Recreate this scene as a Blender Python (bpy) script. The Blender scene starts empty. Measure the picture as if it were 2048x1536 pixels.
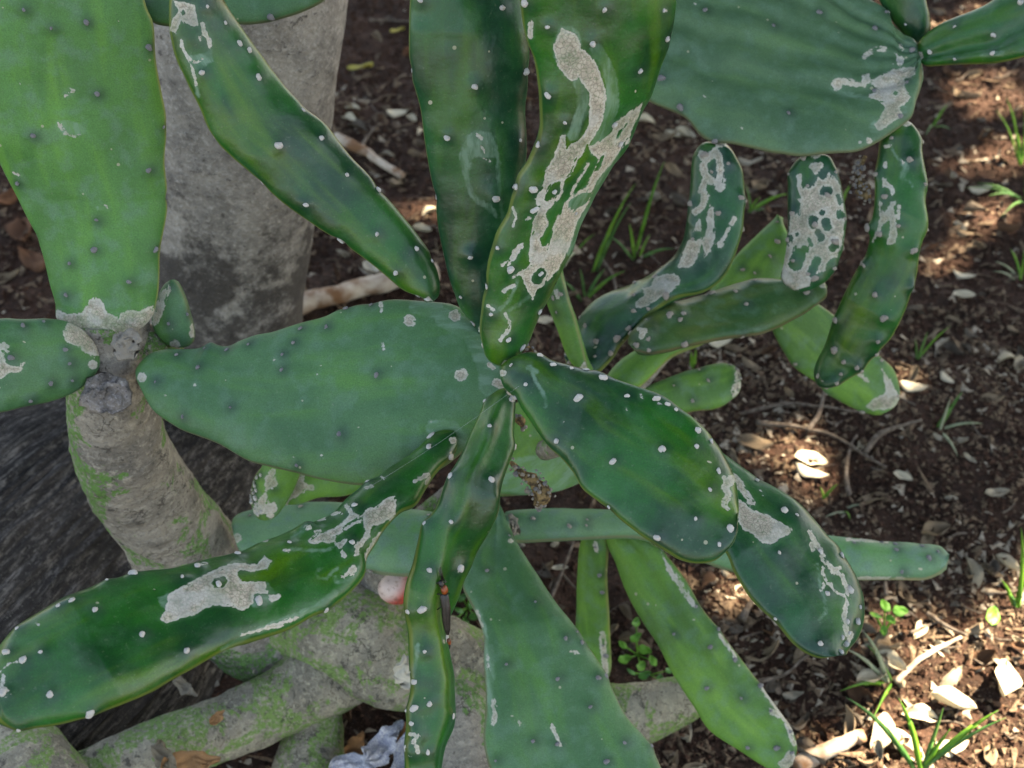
import bpy, math, random
import numpy as np
from mathutils import Vector, Matrix, Quaternion
from mathutils.bvhtree import BVHTree

random.seed(7)
rng = np.random.default_rng(7)
scene = bpy.context.scene
COL = scene.collection

# ------------------------------------------------------------------ camera
CAMH, PITCH, TX = 1.37, math.radians(43), math.tan(math.radians(21))
cd = bpy.data.cameras.new('camera')
cam = bpy.data.objects.new('camera', cd)
COL.objects.link(cam)
cam.location = (0, 0, CAMH)
cam.rotation_euler = (math.radians(90) - PITCH, 0, 0)
cd.sensor_width = 36
cd.lens = 18 / TX
cd.clip_start, cd.clip_end = 0.05, 500
cd.dof.use_dof = True
cd.dof.focus_distance = 1.03
cd.dof.aperture_fstop = 9
scene.camera = cam

# ------------------------------------------------------------------ world, sun, exposure
SUN_EL, SUN_AZ = math.radians(52), math.radians(62)       # azimuth from +Y towards +X
SUN = np.array([math.cos(SUN_EL) * math.sin(SUN_AZ), math.cos(SUN_EL) * math.cos(SUN_AZ), math.sin(SUN_EL)])
w = bpy.data.worlds.new('World')
scene.world = w
w.use_nodes = True
nt = w.node_tree
bg = nt.nodes['Background']
sky = nt.nodes.new('ShaderNodeTexSky')
sky.sky_type = 'NISHITA'
sky.sun_disc = False
sky.sun_elevation = SUN_EL
sky.sun_rotation = SUN_AZ
nt.links.new(sky.outputs[0], bg.inputs[0])
sky.ozone_density = .5
sky.dust_density = 1.2
bg.inputs[1].default_value = 0.07
sl = bpy.data.lights.new('sun', 'SUN')
sl.energy = 5.0
sl.angle = math.radians(0.55)
sl.color = (1, 0.95, 0.87)
so = bpy.data.objects.new('sun', sl)
COL.objects.link(so)
so.location = (4, 3, 6)
so.rotation_euler = Vector(SUN).to_track_quat('Z', 'Y').to_euler()
vs = scene.view_settings
vs.view_transform = 'Standard'
vs.look = 'None'
vs.exposure = 3.2
vs.gamma = 1.0
vs.use_curve_mapping = False
vs.use_white_balance = True        # the camera's own white balance, set for open shade
vs.white_balance_temperature = 8600
vs.white_balance_tint = 14

# ------------------------------------------------------------------ geometry helpers
C0 = np.array([0, 0, CAMH])
FW = np.array([0, math.cos(PITCH), -math.sin(PITCH)])
UP = np.array([0, math.sin(PITCH), math.cos(PITCH)])
RT = np.array([1.0, 0, 0])
K = TX / 1024


def P(px, py, z):
    px, py, z = np.asarray(px, float), np.asarray(py, float), np.asarray(z, float)
    return C0 + z[..., None] * (FW + ((px - 1024) * K)[..., None] * RT + ((768 - py) * K)[..., None] * UP)


def proj(p):
    d = np.asarray(p, float) - C0
    z = d @ FW
    return 1024 + (d @ RT) / z / K, 768 - (d @ UP) / z / K, z


def h3(ix, iy, iz, s):
    n = (ix * 374761393 + iy * 668265263 + iz * 2147483647 + s * 1274126177) & 0xffffffff
    n = ((n ^ (n >> 13)) * 1274126177) & 0xffffffff
    n = (n ^ (n >> 16)) & 0xffffffff
    return n / 4294967295.0


def vn(p, f=1.0, s=0):
    """value noise in [-1, 1]"""
    p = np.asarray(p, float) * f + 1000.0
    i = np.floor(p).astype(np.int64)
    t = p - i
    t = t * t * (3 - 2 * t)
    r = 0
    for a in (0, 1):
        for b in (0, 1):
            for c in (0, 1):
                wgt = (t[..., 0] if a else 1 - t[..., 0]) * (t[..., 1] if b else 1 - t[..., 1]) * (t[..., 2] if c else 1 - t[..., 2])
                r = r + wgt * h3(i[..., 0] + a, i[..., 1] + b, i[..., 2] + c, s)
    return r * 2 - 1


def gz(x, y):
    p = np.stack([np.asarray(x, float), np.asarray(y, float), np.zeros_like(np.asarray(x, float))], -1)
    return 0.022 * vn(p, 2.3, 1) + 0.009 * vn(p, 9, 2) + 0.0045 * vn(p, 27, 3) + 0.002 * vn(p, 70, 4)


def ground_at(px, py):
    z = CAMH / (math.sin(PITCH) - (768 - py) * K * math.cos(PITCH))
    q = P(px, py, z)
    for _ in range(3):
        g = float(gz(q[0], q[1]))
        z = (CAMH - g) / (math.sin(PITCH) - (768 - py) * K * math.cos(PITCH))
        q = P(px, py, z)
    return q


def cr(pts, n, cosine=0.0):
    """catmull-rom resample of a polyline (any dimension) to n samples by arc length"""
    p = np.asarray(pts, float)
    q = np.vstack([2 * p[0] - p[1], p, 2 * p[-1] - p[-2]])
    out = []
    for k in range(1, len(q) - 2):
        t = np.linspace(0, 1, 12, endpoint=False)[:, None]
        a, b, c, d = q[k - 1], q[k], q[k + 1], q[k + 2]
        out.append(.5 * ((2 * b) + (-a + c) * t + (2 * a - 5 * b + 4 * c - d) * t ** 2 + (-a + 3 * b - 3 * c + d) * t ** 3))
    out = np.vstack(out + [p[-1:]])
    s = np.r_[0, np.cumsum(np.linalg.norm(np.diff(out[:, :2], axis=0), axis=1))]
    u = np.linspace(0, 1, n)
    u = (1 - cosine) * u + cosine * (1 - np.cos(math.pi * u)) / 2
    return np.stack([np.interp(u * s[-1], s, out[:, k]) for k in range(p.shape[1])], 1), u


def meta(o, label=None, cat=None, group=None, kind=None):
    for k, v in (('label', label), ('category', cat), ('group', group), ('kind', kind)):
        if v:
            o[k] = v
    return o


def wloc(o):
    v = Vector((0, 0, 0))
    while o is not None:
        v += o.location
        o = o.parent
    return v


def mk(name, verts, faces, mat, parent=None, origin=None, smooth=True, attrs=None, uv=None):
    verts = np.asarray(verts, float)
    if origin is None:
        origin = (verts.min(0) + verts.max(0)) / 2
    me = bpy.data.meshes.new(name)
    me.from_pydata((verts - np.asarray(origin)).tolist(), [], faces)
    if smooth:
        me.polygons.foreach_set('use_smooth', [True] * len(me.polygons))
    if attrs:
        for k, v in attrs.items():
            a = me.attributes.new(k, 'FLOAT', 'POINT')
            a.data.foreach_set('value', np.asarray(v, dtype=np.float32))
    if uv is not None:
        a = me.attributes.new('padco', 'FLOAT_VECTOR', 'POINT')
        a.data.foreach_set('vector', np.asarray(uv, dtype=np.float32).ravel())
    for m in (mat if isinstance(mat, (list, tuple)) else [mat]):
        me.materials.append(m)
    me.update()
    o = bpy.data.objects.new(name, me)
    COL.objects.link(o)
    place(o, origin, parent)
    return o


def place(o, origin, parent=None):
    if parent is not None:
        o.parent = parent
        o.location = Vector(origin) - wloc(parent)
    else:
        o.location = Vector(origin)
    return o


def empty(name, loc, **kw):
    o = bpy.data.objects.new(name, None)
    o.empty_display_size = .05
    COL.objects.link(o)
    o.location = Vector(loc)
    return meta(o, **kw)


def loft_faces(n, m, cap=True):
    f = []
    for i in range(n - 1):
        a, b = i * m, (i + 1) * m
        for j in range(m):
            k = (j + 1) % m
            f.append((a + j, a + k, b + k, b + j))
    if cap:
        f.append(tuple(range(m - 1, -1, -1)))
        f.append(tuple((n - 1) * m + j for j in range(m)))
    return f


# ------------------------------------------------------------------ materials
class NT:
    def __init__(s, name):
        s.m = bpy.data.materials.new(name)
        s.m.use_nodes = True
        s.t = s.m.node_tree
        s.b = s.t.nodes['Principled BSDF']

    def n(s, typ, **kw):
        nd = s.t.nodes.new(typ)
        for k, v in kw.items():
            if k.startswith('i_'):
                key = k[2:]
                nd.inputs[int(key) if key.isdigit() else key.replace('_', ' ')].default_value = v
            else:
                setattr(nd, k, v)
        return nd

    def l(s, a, b):
        s.t.links.new(a, b)

    def attr(s, name):
        return s.n('ShaderNodeAttribute', attribute_name=name)

    def coord(s, scale=(1, 1, 1), rnd=True):
        tc = s.n('ShaderNodeTexCoord')
        mp = s.n('ShaderNodeMapping')
        mp.inputs['Scale'].default_value = scale
        s.l(tc.outputs['Object'], mp.inputs['Vector'])
        if rnd:
            oi = s.n('ShaderNodeObjectInfo')
            mu = s.n('ShaderNodeMath', operation='MULTIPLY', i_1=37.0)
            s.l(oi.outputs['Random'], mu.inputs[0])
            cb = s.n('ShaderNodeCombineXYZ')
            for k in range(3):
                s.l(mu.outputs[0], cb.inputs[k])
            s.l(cb.outputs[0], mp.inputs['Location'])
        return mp.outputs['Vector']

    def noise(s, vec, scale, detail=4, rough=.55, dist=0.0):
        nd = s.n('ShaderNodeTexNoise')
        nd.inputs['Scale'].default_value = scale
        nd.inputs['Detail'].default_value = detail
        nd.inputs['Roughness'].default_value = rough
        nd.inputs['Distortion'].default_value = dist
        s.l(vec, nd.inputs['Vector'])
        return nd.outputs['Fac']

    def ramp(s, fac, a, b):
        nd = s.n('ShaderNodeMapRange', interpolation_type='SMOOTHSTEP')
        nd.inputs['From Min'].default_value = a
        nd.inputs['From Max'].default_value = b
        s.l(fac, nd.inputs['Value'])
        return nd.outputs[0]

    def math(s, op, a, b=None):
        nd = s.n('ShaderNodeMath', operation=op)
        for k, v in ((0, a), (1, b)):
            if v is None:
                continue
            if isinstance(v, (int, float)):
                nd.inputs[k].default_value = v
            else:
                s.l(v, nd.inputs[k])
        return nd.outputs[0]

    def mix(s, fac, a, b, mode='MIX'):
        nd = s.n('ShaderNodeMix', data_type='RGBA', blend_type=mode)
        for sock, v in ((nd.inputs[0], fac), (nd.inputs[6], a), (nd.inputs[7], b)):
            if isinstance(v, (int, float)):
                sock.default_value = v
            elif isinstance(v, (tuple, list)):
                sock.default_value = (*v[:3], 1)
            else:
                s.l(v, sock)
        return nd.outputs[2]

    def bump(s, h, strength, dist, prev=None):
        nd = s.n('ShaderNodeBump')
        nd.inputs['Strength'].default_value = strength
        nd.inputs['Distance'].default_value = dist
        s.l(h, nd.inputs['Height'])
        if prev is not None:
            s.l(prev, nd.inputs['Normal'])
        return nd.outputs[0]


SCAR1, SCAR2 = (.46, .42, .33), (.33, .30, .23)


def pad_mat(name, c1, c2, c3, bloom=.2, rough=.42, rim=(.12, .16, .03), flecks=.5, scar1=SCAR1, scar2=SCAR2, spec=.34, coat=0.0):
    q = NT(name)
    v = q.coord()
    uv = q.attr('padco').outputs['Vector']
    mp = q.n('ShaderNodeMapping')
    mp.inputs['Scale'].default_value = (7, 42, 1)
    q.l(uv, mp.inputs['Vector'])
    streak = q.noise(mp.outputs[0], 1.0, 3)
    big = q.noise(v, 14, 4)
    med = q.noise(v, 60, 4)
    fine = q.noise(v, 900, 2)
    col = q.mix(q.ramp(big, .38, .64), c1, c2)
    col = q.mix(q.math('MULTIPLY', q.ramp(streak, .45, .75), .8), col, c3)
    col = q.mix(q.math('MULTIPLY', q.ramp(med, .45, .7), bloom), col, (.10, .20, .14))
    grain = q.math('MULTIPLY_ADD', fine, .9)
    grain.node.inputs[2].default_value = .55
    col = q.mix(1.0, col, grain, 'MULTIPLY')
    rimf = q.attr('rim').outputs['Fac']
    col = q.mix(q.math('MULTIPLY', rimf, .75), col, rim)
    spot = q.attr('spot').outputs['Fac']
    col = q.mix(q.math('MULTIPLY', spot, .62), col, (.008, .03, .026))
    # tiny pale flecks
    vo = q.n('ShaderNodeTexVoronoi')
    vo.inputs['Scale'].default_value = 75
    q.l(v, vo.inputs['Vector'])
    sep = q.n('ShaderNodeSeparateColor')
    q.l(vo.outputs['Color'], sep.inputs[0])
    sz = q.math('MULTIPLY', sep.outputs[0], .13)
    keep = q.math('GREATER_THAN', sep.outputs[1], 1 - .35 * flecks)
    fk = q.math('MULTIPLY', q.math('LESS_THAN', vo.outputs['Distance'], sz), keep)
    col = q.mix(q.math('MULTIPLY', fk, .75), col, (.33, .33, .22))
    vo2 = q.n('ShaderNodeTexVoronoi')
    vo2.inputs['Scale'].default_value = 28
    mp2 = q.n('ShaderNodeMapping')
    mp2.inputs['Scale'].default_value = (1, 2.6, 1)
    mp2.inputs['Rotation'].default_value = (.3, .5, .8)
    q.l(v, mp2.inputs['Vector'])
    q.l(mp2.outputs[0], vo2.inputs['Vector'])
    sp2 = q.n('ShaderNodeSeparateColor')
    q.l(vo2.outputs['Color'], sp2.inputs[0])
    f2 = q.math('MULTIPLY', q.math('LESS_THAN', vo2.outputs['Distance'], q.math('MULTIPLY', sp2.outputs[2], .075)), q.math('GREATER_THAN', sp2.outputs[0], .62))
    col = q.mix(q.math('MULTIPLY', f2, .8), col, (.38, .37, .27))
    dust = q.ramp(q.noise(v, 330, 3, .7), .60, .74)
    col = q.mix(q.math('MULTIPLY', dust, .16), col, (.25, .28, .20))
    dk2 = q.ramp(q.noise(v, 520, 2, .6), .66, .74)
    col = q.mix(q.math('MULTIPLY', dk2, .35), col, (.01, .03, .02))
    # corky scars and pale films
    n1 = q.noise(v, 260, 4, .6)
    n2 = q.noise(v, 90, 2)
    jit = q.math('ADD', q.math('MULTIPLY', q.math('SUBTRACT', n1, .5), 11.0), q.math('MULTIPLY', q.math('SUBTRACT', n2, .5), 4.0))
    mp3 = q.n('ShaderNodeMapping')
    mp3.inputs['Scale'].default_value = (60, 210, 1)
    q.l(uv, mp3.inputs['Vector'])
    wisp = q.ramp(q.noise(mp3.outputs[0], 1.0, 3, .6), .56, .70)
    sdv = q.math('SUBTRACT', q.math('ADD', q.attr('scar').outputs['Fac'], jit), q.math('MULTIPLY', wisp, 7.0))
    sm = q.ramp(sdv, -.7, .9)
    edge = q.math('SUBTRACT', 1.0, q.ramp(sdv, .5, 7))
    halo = q.ramp(q.attr('scar').outputs['Fac'], -9, 0)
    col = q.mix(q.math('MULTIPLY', q.math('MULTIPLY', halo, q.ramp(n2, .35, .6)), .22), col, (.10, .19, .12))
    fm = q.math('MULTIPLY', q.ramp(q.math('ADD', q.attr('film').outputs['Fac'], jit), -2.5, 3), q.math('ADD', .35, q.math('MULTIPLY', q.ramp(q.noise(mp3.outputs[0], .6, 4, .6), .42, .62), .8)))
    vc = q.n('ShaderNodeTexVoronoi', feature='DISTANCE_TO_EDGE')
    vc.inputs['Scale'].default_value = 330
    q.l(v, vc.inputs['Vector'])
    crack = q.ramp(vc.outputs['Distance'], .0, .12)
    sc = q.mix(q.ramp(q.noise(v, 150, 4), .35, .65), scar1, scar2)
    sc = q.mix(q.math('MULTIPLY', q.math('SUBTRACT', 1.0, crack), .62), sc, (.14, .12, .09))
    # green shows through where the cork is thin
    thin = q.math('MULTIPLY', q.ramp(q.noise(v, 420, 3), .52, .66), .55)
    sc = q.mix(thin, sc, (.10, .16, .08))
    sc = q.mix(q.math('MULTIPLY', edge, .65), sc, (.48, .49, .41))
    sc = q.mix(q.math('MULTIPLY', q.ramp(q.noise(v, 38, 3), .50, .62), .5), sc, (.44, .45, .41))
    col = q.mix(q.math('MULTIPLY', fm, .50), col, (.17, .29, .21))
    opac = q.math('ADD', .70, q.math('MULTIPLY', q.ramp(q.noise(v, 30, 4, .7), .38, .55), .30))
    col = q.mix(q.math('MULTIPLY', sm, opac), col, sc)
    q.l(col, q.b.inputs['Base Color'])
    rn = q.mix(q.ramp(big, .3, .7), (rough,) * 3, (rough + .12,) * 3)
    rn = q.mix(sm, rn, (.85, .85, .85))
    q.l(rn, q.b.inputs['Roughness'])
    q.b.inputs['Specular IOR Level'].default_value = spec
    q.b.inputs['Coat Weight'].default_value = coat
    q.b.inputs['Coat Roughness'].default_value = .2
    b0 = q.bump(q.noise(v, 45, 3), .32, .004)
    b1 = q.bump(q.noise(v, 170, 3, .6), .22, .0012, b0)
    b2 = q.bump(fine, .12, .0006, b1)
    hs = q.math('MULTIPLY', sm, q.math('ADD', .6, q.math('MULTIPLY', crack, .5)))
    b3 = q.bump(hs, .6, .0007, b2)
    q.l(b3, q.b.inputs['Normal'])
    return q.m


M_YOUNG = pad_mat('waxy_dark_green', (.001, .042, .010), (.003, .096, .010), (.050, .140, .003), bloom=.10, rough=.30, coat=.22)
M_YOUNGB = pad_mat('waxy_blue_green', (.001, .038, .016), (.003, .080, .020), (.022, .118, .008), bloom=.14, rough=.32, coat=.22)
M_OLD = pad_mat('dull_old_green', (.036, .122, .046), (.055, .155, .060), (.060, .190, .036), bloom=.32, rough=.44, rim=(.12, .13, .07), flecks=1.1)
M_OLDA = pad_mat('bright_old_green', (.040, .150, .036), (.060, .195, .046), (.085, .25, .036), bloom=.42, rough=.46, rim=(.22, .25, .07), flecks=1.0)
M_BACK = pad_mat('yellow_green_pad', (.050, .150, .028), (.085, .225, .034), (.140, .31, .045), bloom=.35, rough=.5, rim=(.2, .2, .07), flecks=.8)
M_OLDK = pad_mat('ribbed_grey_green_pad', (.045, .115, .055), (.068, .150, .072), (.085, .185, .075), bloom=.35, rough=.44, rim=(.14, .15, .08), flecks=1.0)
M_GREY = pad_mat('greyish_green_pad', (.085, .20, .10), (.12, .25, .12), (.07, .22, .06), bloom=.8, rough=.5, rim=(.2, .2, .11), flecks=1.2)
M_OLIVE = pad_mat('olive_green_pad', (.018, .075, .020), (.045, .105, .020), (.080, .115, .025), bloom=.3, rough=.42, rim=(.12, .1, .05))


def bark_mat(name, a, b, c, green=None, gthr=.58, rough=.85, stretch=(1, 1, 1), fs=30, bumpd=.006, dark=(.03, .027, .025), spk=.66, along=None, stain=None, cracks=0.0, grit=0.0):
    q = NT(name)
    v = q.coord(stretch)
    if along:
        mp = q.n('ShaderNodeMapping')
        mp.inputs['Scale'].default_value = (along, 1, 1)
        q.l(q.attr('padco').outputs['Vector'], mp.inputs['Vector'])
        v = mp.outputs[0]
    v1 = q.coord((1, 1, 1))
    col = q.mix(q.ramp(q.noise(v, fs * .5, 5), .35, .65), a, b)
    col = q.mix(q.ramp(q.noise(v, fs * 4, 5, .7), .45, .7), col, c)
    dk = q.ramp(q.noise(v, fs * 2, 4, .7), spk, spk + .08)
    col = q.mix(q.math('MULTIPLY', dk, .8), col, dark)
    if green:
        g = q.ramp(q.noise(v1, 17, 5, .65, .4), gthr, gthr + .03)
        g2 = q.ramp(q.noise(v1, 210, 4, .7), .40, .52)
        col = q.mix(q.math('MULTIPLY', q.math('MULTIPLY', g, g2), .9), col, green)
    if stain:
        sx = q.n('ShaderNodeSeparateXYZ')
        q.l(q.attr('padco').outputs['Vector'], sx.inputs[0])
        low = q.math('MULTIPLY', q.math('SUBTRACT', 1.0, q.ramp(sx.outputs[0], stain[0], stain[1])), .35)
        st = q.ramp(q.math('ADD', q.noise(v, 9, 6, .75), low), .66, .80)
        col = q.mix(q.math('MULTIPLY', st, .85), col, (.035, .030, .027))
    if cracks:
        dv = q.n('ShaderNodeTexNoise')
        dv.inputs['Scale'].default_value = 55
        dv.inputs['Detail'].default_value = 5
        q.l(v, dv.inputs['Vector'])
        va = q.n('ShaderNodeVectorMath', operation='MULTIPLY_ADD')
        va.inputs[1].default_value = (.045,) * 3
        q.l(dv.outputs['Color'], va.inputs[0])
        q.l(v, va.inputs[2])
        ve = q.n('ShaderNodeTexVoronoi', feature='DISTANCE_TO_EDGE')
        ve.inputs['Scale'].default_value = 48
        q.l(va.outputs[0], ve.inputs['Vector'])
        ck = q.math('MULTIPLY', q.math('SUBTRACT', 1.0, q.ramp(ve.outputs['Distance'], .0, .06)), q.ramp(q.noise(v, 22, 3), .50, .62))
        col = q.mix(q.math('MULTIPLY', ck, cracks), col, (.03, .026, .022))
    if grit:
        col = q.mix(q.math('MULTIPLY', q.ramp(q.noise(v1, 190, 5, .8), .50, .62), grit), col, (.012, .010, .009))
        col = q.mix(q.math('MULTIPLY', q.ramp(q.noise(v1, 150, 4, .8), .60, .68), grit * .7), col, (.24, .22, .20))
    lent = q.ramp(q.noise(v1, 75, 3, .6), .69, .72)
    col = q.mix(q.math('MULTIPLY', lent, .7), col, (.05, .043, .037))
    fl = q.ramp(q.noise(v1, 420, 2), .66, .72)
    col = q.mix(q.math('MULTIPLY', fl, .5), col, (.42, .40, .33))
    q.l(col, q.b.inputs['Base Color'])
    q.b.inputs['Roughness'].default_value = rough
    q.b.inputs['Specular IOR Level'].default_value = .25
    b1 = q.bump(q.noise(v, fs, 6, .7), .9, bumpd)
    b2 = q.bump(q.noise(v1, fs * 6, 4, .75), .7, bumpd * .22, b1)
    q.l(b2, q.b.inputs['Normal'])
    return q.m


M_WOOD = bark_mat('woody_cactus_bark', (.27, .245, .20), (.14, .128, .108), (.38, .35, .285), green=(.09, .22, .045), gthr=.53, fs=30, spk=.59, cracks=.75, along=1.6, grit=.35, bumpd=.010)
M_WOODG = bark_mat('mossy_cactus_bark', (.30, .27, .20), (.16, .147, .115), (.42, .39, .28), green=(.13, .235, .055), gthr=.47, fs=30, spk=.58, cracks=.7, along=1.5, grit=.35, bumpd=.010)
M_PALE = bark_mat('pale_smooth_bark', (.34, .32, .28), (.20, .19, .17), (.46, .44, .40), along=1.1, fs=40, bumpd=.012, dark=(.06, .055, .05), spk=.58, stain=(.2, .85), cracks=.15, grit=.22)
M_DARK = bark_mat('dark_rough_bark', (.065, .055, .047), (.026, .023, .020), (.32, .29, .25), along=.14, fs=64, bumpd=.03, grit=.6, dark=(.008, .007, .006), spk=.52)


def simple(name, c, c2=None, rough=.8, scale=60, spec=.3, rnd_c=None, bump=0.0, trans=0.0):
    q = NT(name)
    v = q.coord()
    col = q.mix(q.ramp(q.noise(v, scale, 4), .35, .65), c, c2 or c)
    if rnd_c:
        oi = q.n('ShaderNodeObjectInfo')
        cr_ = q.n('ShaderNodeValToRGB')
        els = cr_.color_ramp.elements
        cr_.color_ramp.interpolation = 'CONSTANT'
        for k, cc in enumerate(rnd_c):
            e = els[k] if k < 2 else els.new(k / len(rnd_c))
            e.position = k / len(rnd_c)
            e.color = (*cc, 1)
        q.l(oi.outputs['Random'], cr_.inputs[0])
        col = q.mix(1.0, cr_.outputs[0], q.mix(q.ramp(q.noise(v, scale, 4), .3, .7), (1, 1, 1), (.62, .58, .52)), 'MULTIPLY')
    q.l(col, q.b.inputs['Base Color'])
    q.b.inputs['Roughness'].default_value = rough
    q.b.inputs['Specular IOR Level'].default_value = spec
    if bump:
        q.l(q.bump(q.noise(v, scale * 3, 4), .6, bump), q.b.inputs['Normal'])
    if trans:
        tr = q.n('ShaderNodeBsdfTranslucent')
        q.l(col, tr.inputs[0])
        mx = q.n('ShaderNodeMixShader', i_0=trans)
        q.l(q.b.outputs[0], mx.inputs[1])
        q.l(tr.outputs[0], mx.inputs[2])
        q.l(mx.outputs[0], q.t.nodes['Material Output'].inputs['Surface'])
    return q.m


M_AREOLE = simple('areole_white_wool', (.62, .61, .56), (.40, .38, .34), .95, 500, .1, bump=.001)
M_AREOLET = simple('areole_tan_wool', (.36, .33, .28), (.22, .20, .17), .95, 500, .1, bump=.001)
M_AREOLED = simple('areole_grey_wool', (.12, .12, .13), (.28, .28, .27), .95, 420, .1, bump=.001)
M_LEAFDRY = simple('dry_leaf', (.4, .35, .25), None, .75, 90, .3, bump=.0012, trans=.15,
                   rnd_c=[(.34, .31, .235), (.21, .15, .095), (.42, .40, .31), (.13, .085, .055), (.30, .25, .17), (.46, .43, .33), (.17, .12, .08), (.26, .23, .175)])
M_LEAFCREAM = simple('cream_dry_leaf', (.66, .61, .46), (.50, .43, .29), .7, 90, .3, bump=.001, trans=.15)
M_LEAFYEL = simple('yellow_leaf', (.46, .40, .08), (.34, .30, .07), .6, 90, .4, trans=.2)
M_LEAFBROWN = simple('brown_leaf', (.17, .075, .035), (.09, .045, .025), .8, 60, .2, bump=.0015)
M_LEAFORANGE = simple('orange_brown_leaf', (.36, .20, .09), (.25, .13, .06), .8, 90, .2, bump=.001)
M_CLOTH = simple('crumpled_pale_leaf', (.62, .63, .62), (.30, .31, .40), .6, 40, .4, bump=.002)
M_TWIG = simple('dry_twig', (.15, .125, .10), (.07, .055, .042), .9, 120, .1, bump=.001)
M_STICK = simple('fallen_stick_bark', (.46, .40, .32), (.17, .085, .04), .8, 22, .2, bump=.003)
M_GRASS = simple('grass_blade', (.075, .24, .025), (.15, .34, .035), .5, 30, .4, trans=.35)
M_GRASSD = simple('dark_grass_blade', (.045, .16, .035), (.09, .23, .05), .5, 30, .4, trans=.3)
M_GRASSPALE = simple('withered_grass_blade', (.32, .36, .24), (.22, .27, .16), .7, 30, .3, trans=.2)
M_SPROUT = simple('seedling_leaf', (.10, .34, .04), (.16, .42, .05), .5, 60, .4, trans=.3)
M_IVY = simple('small_green_leaf', (.035, .17, .03), (.07, .26, .035), .45, 60, .5, trans=.2)
M_CUT = simple('pale_cut_wood', (.50, .47, .38), (.40, .37, .28), .7, 60, .2, bump=.0008)
M_FRUIT = NT('pink_red_skin')
_q = M_FRUIT
_v = _q.coord()
_g = _q.n('ShaderNodeTexCoord')
_s = _q.n('ShaderNodeSeparateXYZ')
_q.l(_g.outputs['Object'], _s.inputs[0])
_c = _q.mix(_q.ramp(_q.math('ADD', _q.math('SUBTRACT', _s.outputs[0], _s.outputs[2]), _q.math('MULTIPLY', _q.noise(_v, 60, 3), .006)), -.012, .008), (.60, .46, .40), (.42, .055, .035))
_c = _q.mix(_q.math('MULTIPLY', _q.ramp(_q.noise(_v, 190, 5, .7), .52, .68), .6), _c, (.16, .07, .045))
_q.l(_q.bump(_q.noise(_v, 120, 4), .5, .003), _q.b.inputs['Normal'])
_q.l(_c, _q.b.inputs['Base Color'])
_q.b.inputs['Roughness'].default_value = .4
M_FRUIT = _q.m
M_BLACK = simple('beetle_black', (.008, .007, .006), (.02, .016, .013), .35, 300, .5, bump=.0005)
M_ORANGE = simple('beetle_orange', (.24, .050, .008), (.06, .014, .004), .4, 200, .5)
M_FRUITDRY = simple('dried_fruit_brown', (.30, .21, .10), (.06, .045, .03), .9, 240, .1, bump=.002)
M_WEB = simple('spider_silk', (.3, .32, .33), None, .4, 60, .5)
M_CHIP = [simple('soil_crumb_dark', (.028, .016, .011), (.075, .041, .028), .95, 200, .1),
          simple('soil_chip_tan', (.16, .115, .075), (.07, .048, .033), .9, 200, .1),
          simple('soil_chip_pale', (.34, .30, .23), (.22, .18, .13), .9, 200, .1)]
M_CANOPY = simple('canopy_leaf', (.05, .12, .025), (.08, .17, .03), .5, 20, .4, trans=.15)

q = NT('red_brown_soil')
v = q.coord((1, 1, 1), False)
c = q.mix(q.ramp(q.noise(v, 7, 6, .6), .35, .65), (.026, .015, .010), (.056, .031, .021))
c = q.mix(q.ramp(q.noise(v, 110, 5, .7), .45, .72), c, (.10, .052, .034))
c = q.mix(q.ramp(q.noise(v, 260, 3, .7), .58, .66), c, (.018, .011, .009))
c = q.mix(q.math('MULTIPLY', q.ramp(q.noise(v, 420, 2, .6), .64, .70), .6), c, (.26, .20, .15))
q.l(c, q.b.inputs['Base Color'])
q.b.inputs['Roughness'].default_value = .95
q.b.inputs['Specular IOR Level'].default_value = .15
b = q.bump(q.noise(v, 60, 6, .7), .9, .012)
b = q.bump(q.noise(v, 330, 4, .7), .8, .003, b)
q.l(b, q.b.inputs['Normal'])
M_SOIL = q.m

# ------------------------------------------------------------------ ground
def axis(lo, hi, step, far):
    core = np.arange(lo, hi + step / 2, step)
    k = np.cumsum(step * 1.22 ** np.arange(1, 50))
    k = k[k < far]
    return np.r_[(lo - k)[::-1], core, hi + k]


gx, gy = axis(-1.3, 1.6, .0105, 140), axis(.2, 3.7, .0105, 140)
X, Y = np.meshgrid(gx, gy)
Zg = gz(X, Y)
nx, ny = len(gx), len(gy)
idx = np.arange(nx * ny).reshape(ny, nx)
F = np.stack([idx[:-1, :-1], idx[:-1, 1:], idx[1:, 1:], idx[1:, :-1]], -1).reshape(-1, 4)
meta(mk('ground', np.stack([X, Y, Zg], -1).reshape(-1, 3), F.tolist(), M_SOIL, origin=(0, 0, 0)), kind='structure',
     label='dark red-brown soil under the cactus')

# ------------------------------------------------------------------ tile transforms (traced coordinates -> full photograph pixels)
def tile(ox, oy, s):
    return lambda *p: [(ox + s * a, oy + s * b) for a, b in zip(p[::2], p[1::2])]


a_ = 700 / 2048
t1, t2, t3 = tile(0, 0, a_), tile(0, 500, a_), tile(0, 1016, a_)
t4, t5, t6 = tile(650, 0, a_), tile(650, 500, a_), tile(650, 1016, a_)
b_ = 748 / 2048
r1, r4, r5 = tile(1300, 0, b_), tile(1300, 500, b_), tile(1300, 1016, b_)
r2, r3 = tile(1100, 240, 400 / 2048), tile(1450, 240, 450 / 2033)
h2, n7 = tile(460, 880, 400 / 2048), tile(1060, 540, 300 / 1440)
g7 = tile(560, 1180, 400 / 1726)
f0 = tile(0, 0, 1)


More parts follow.
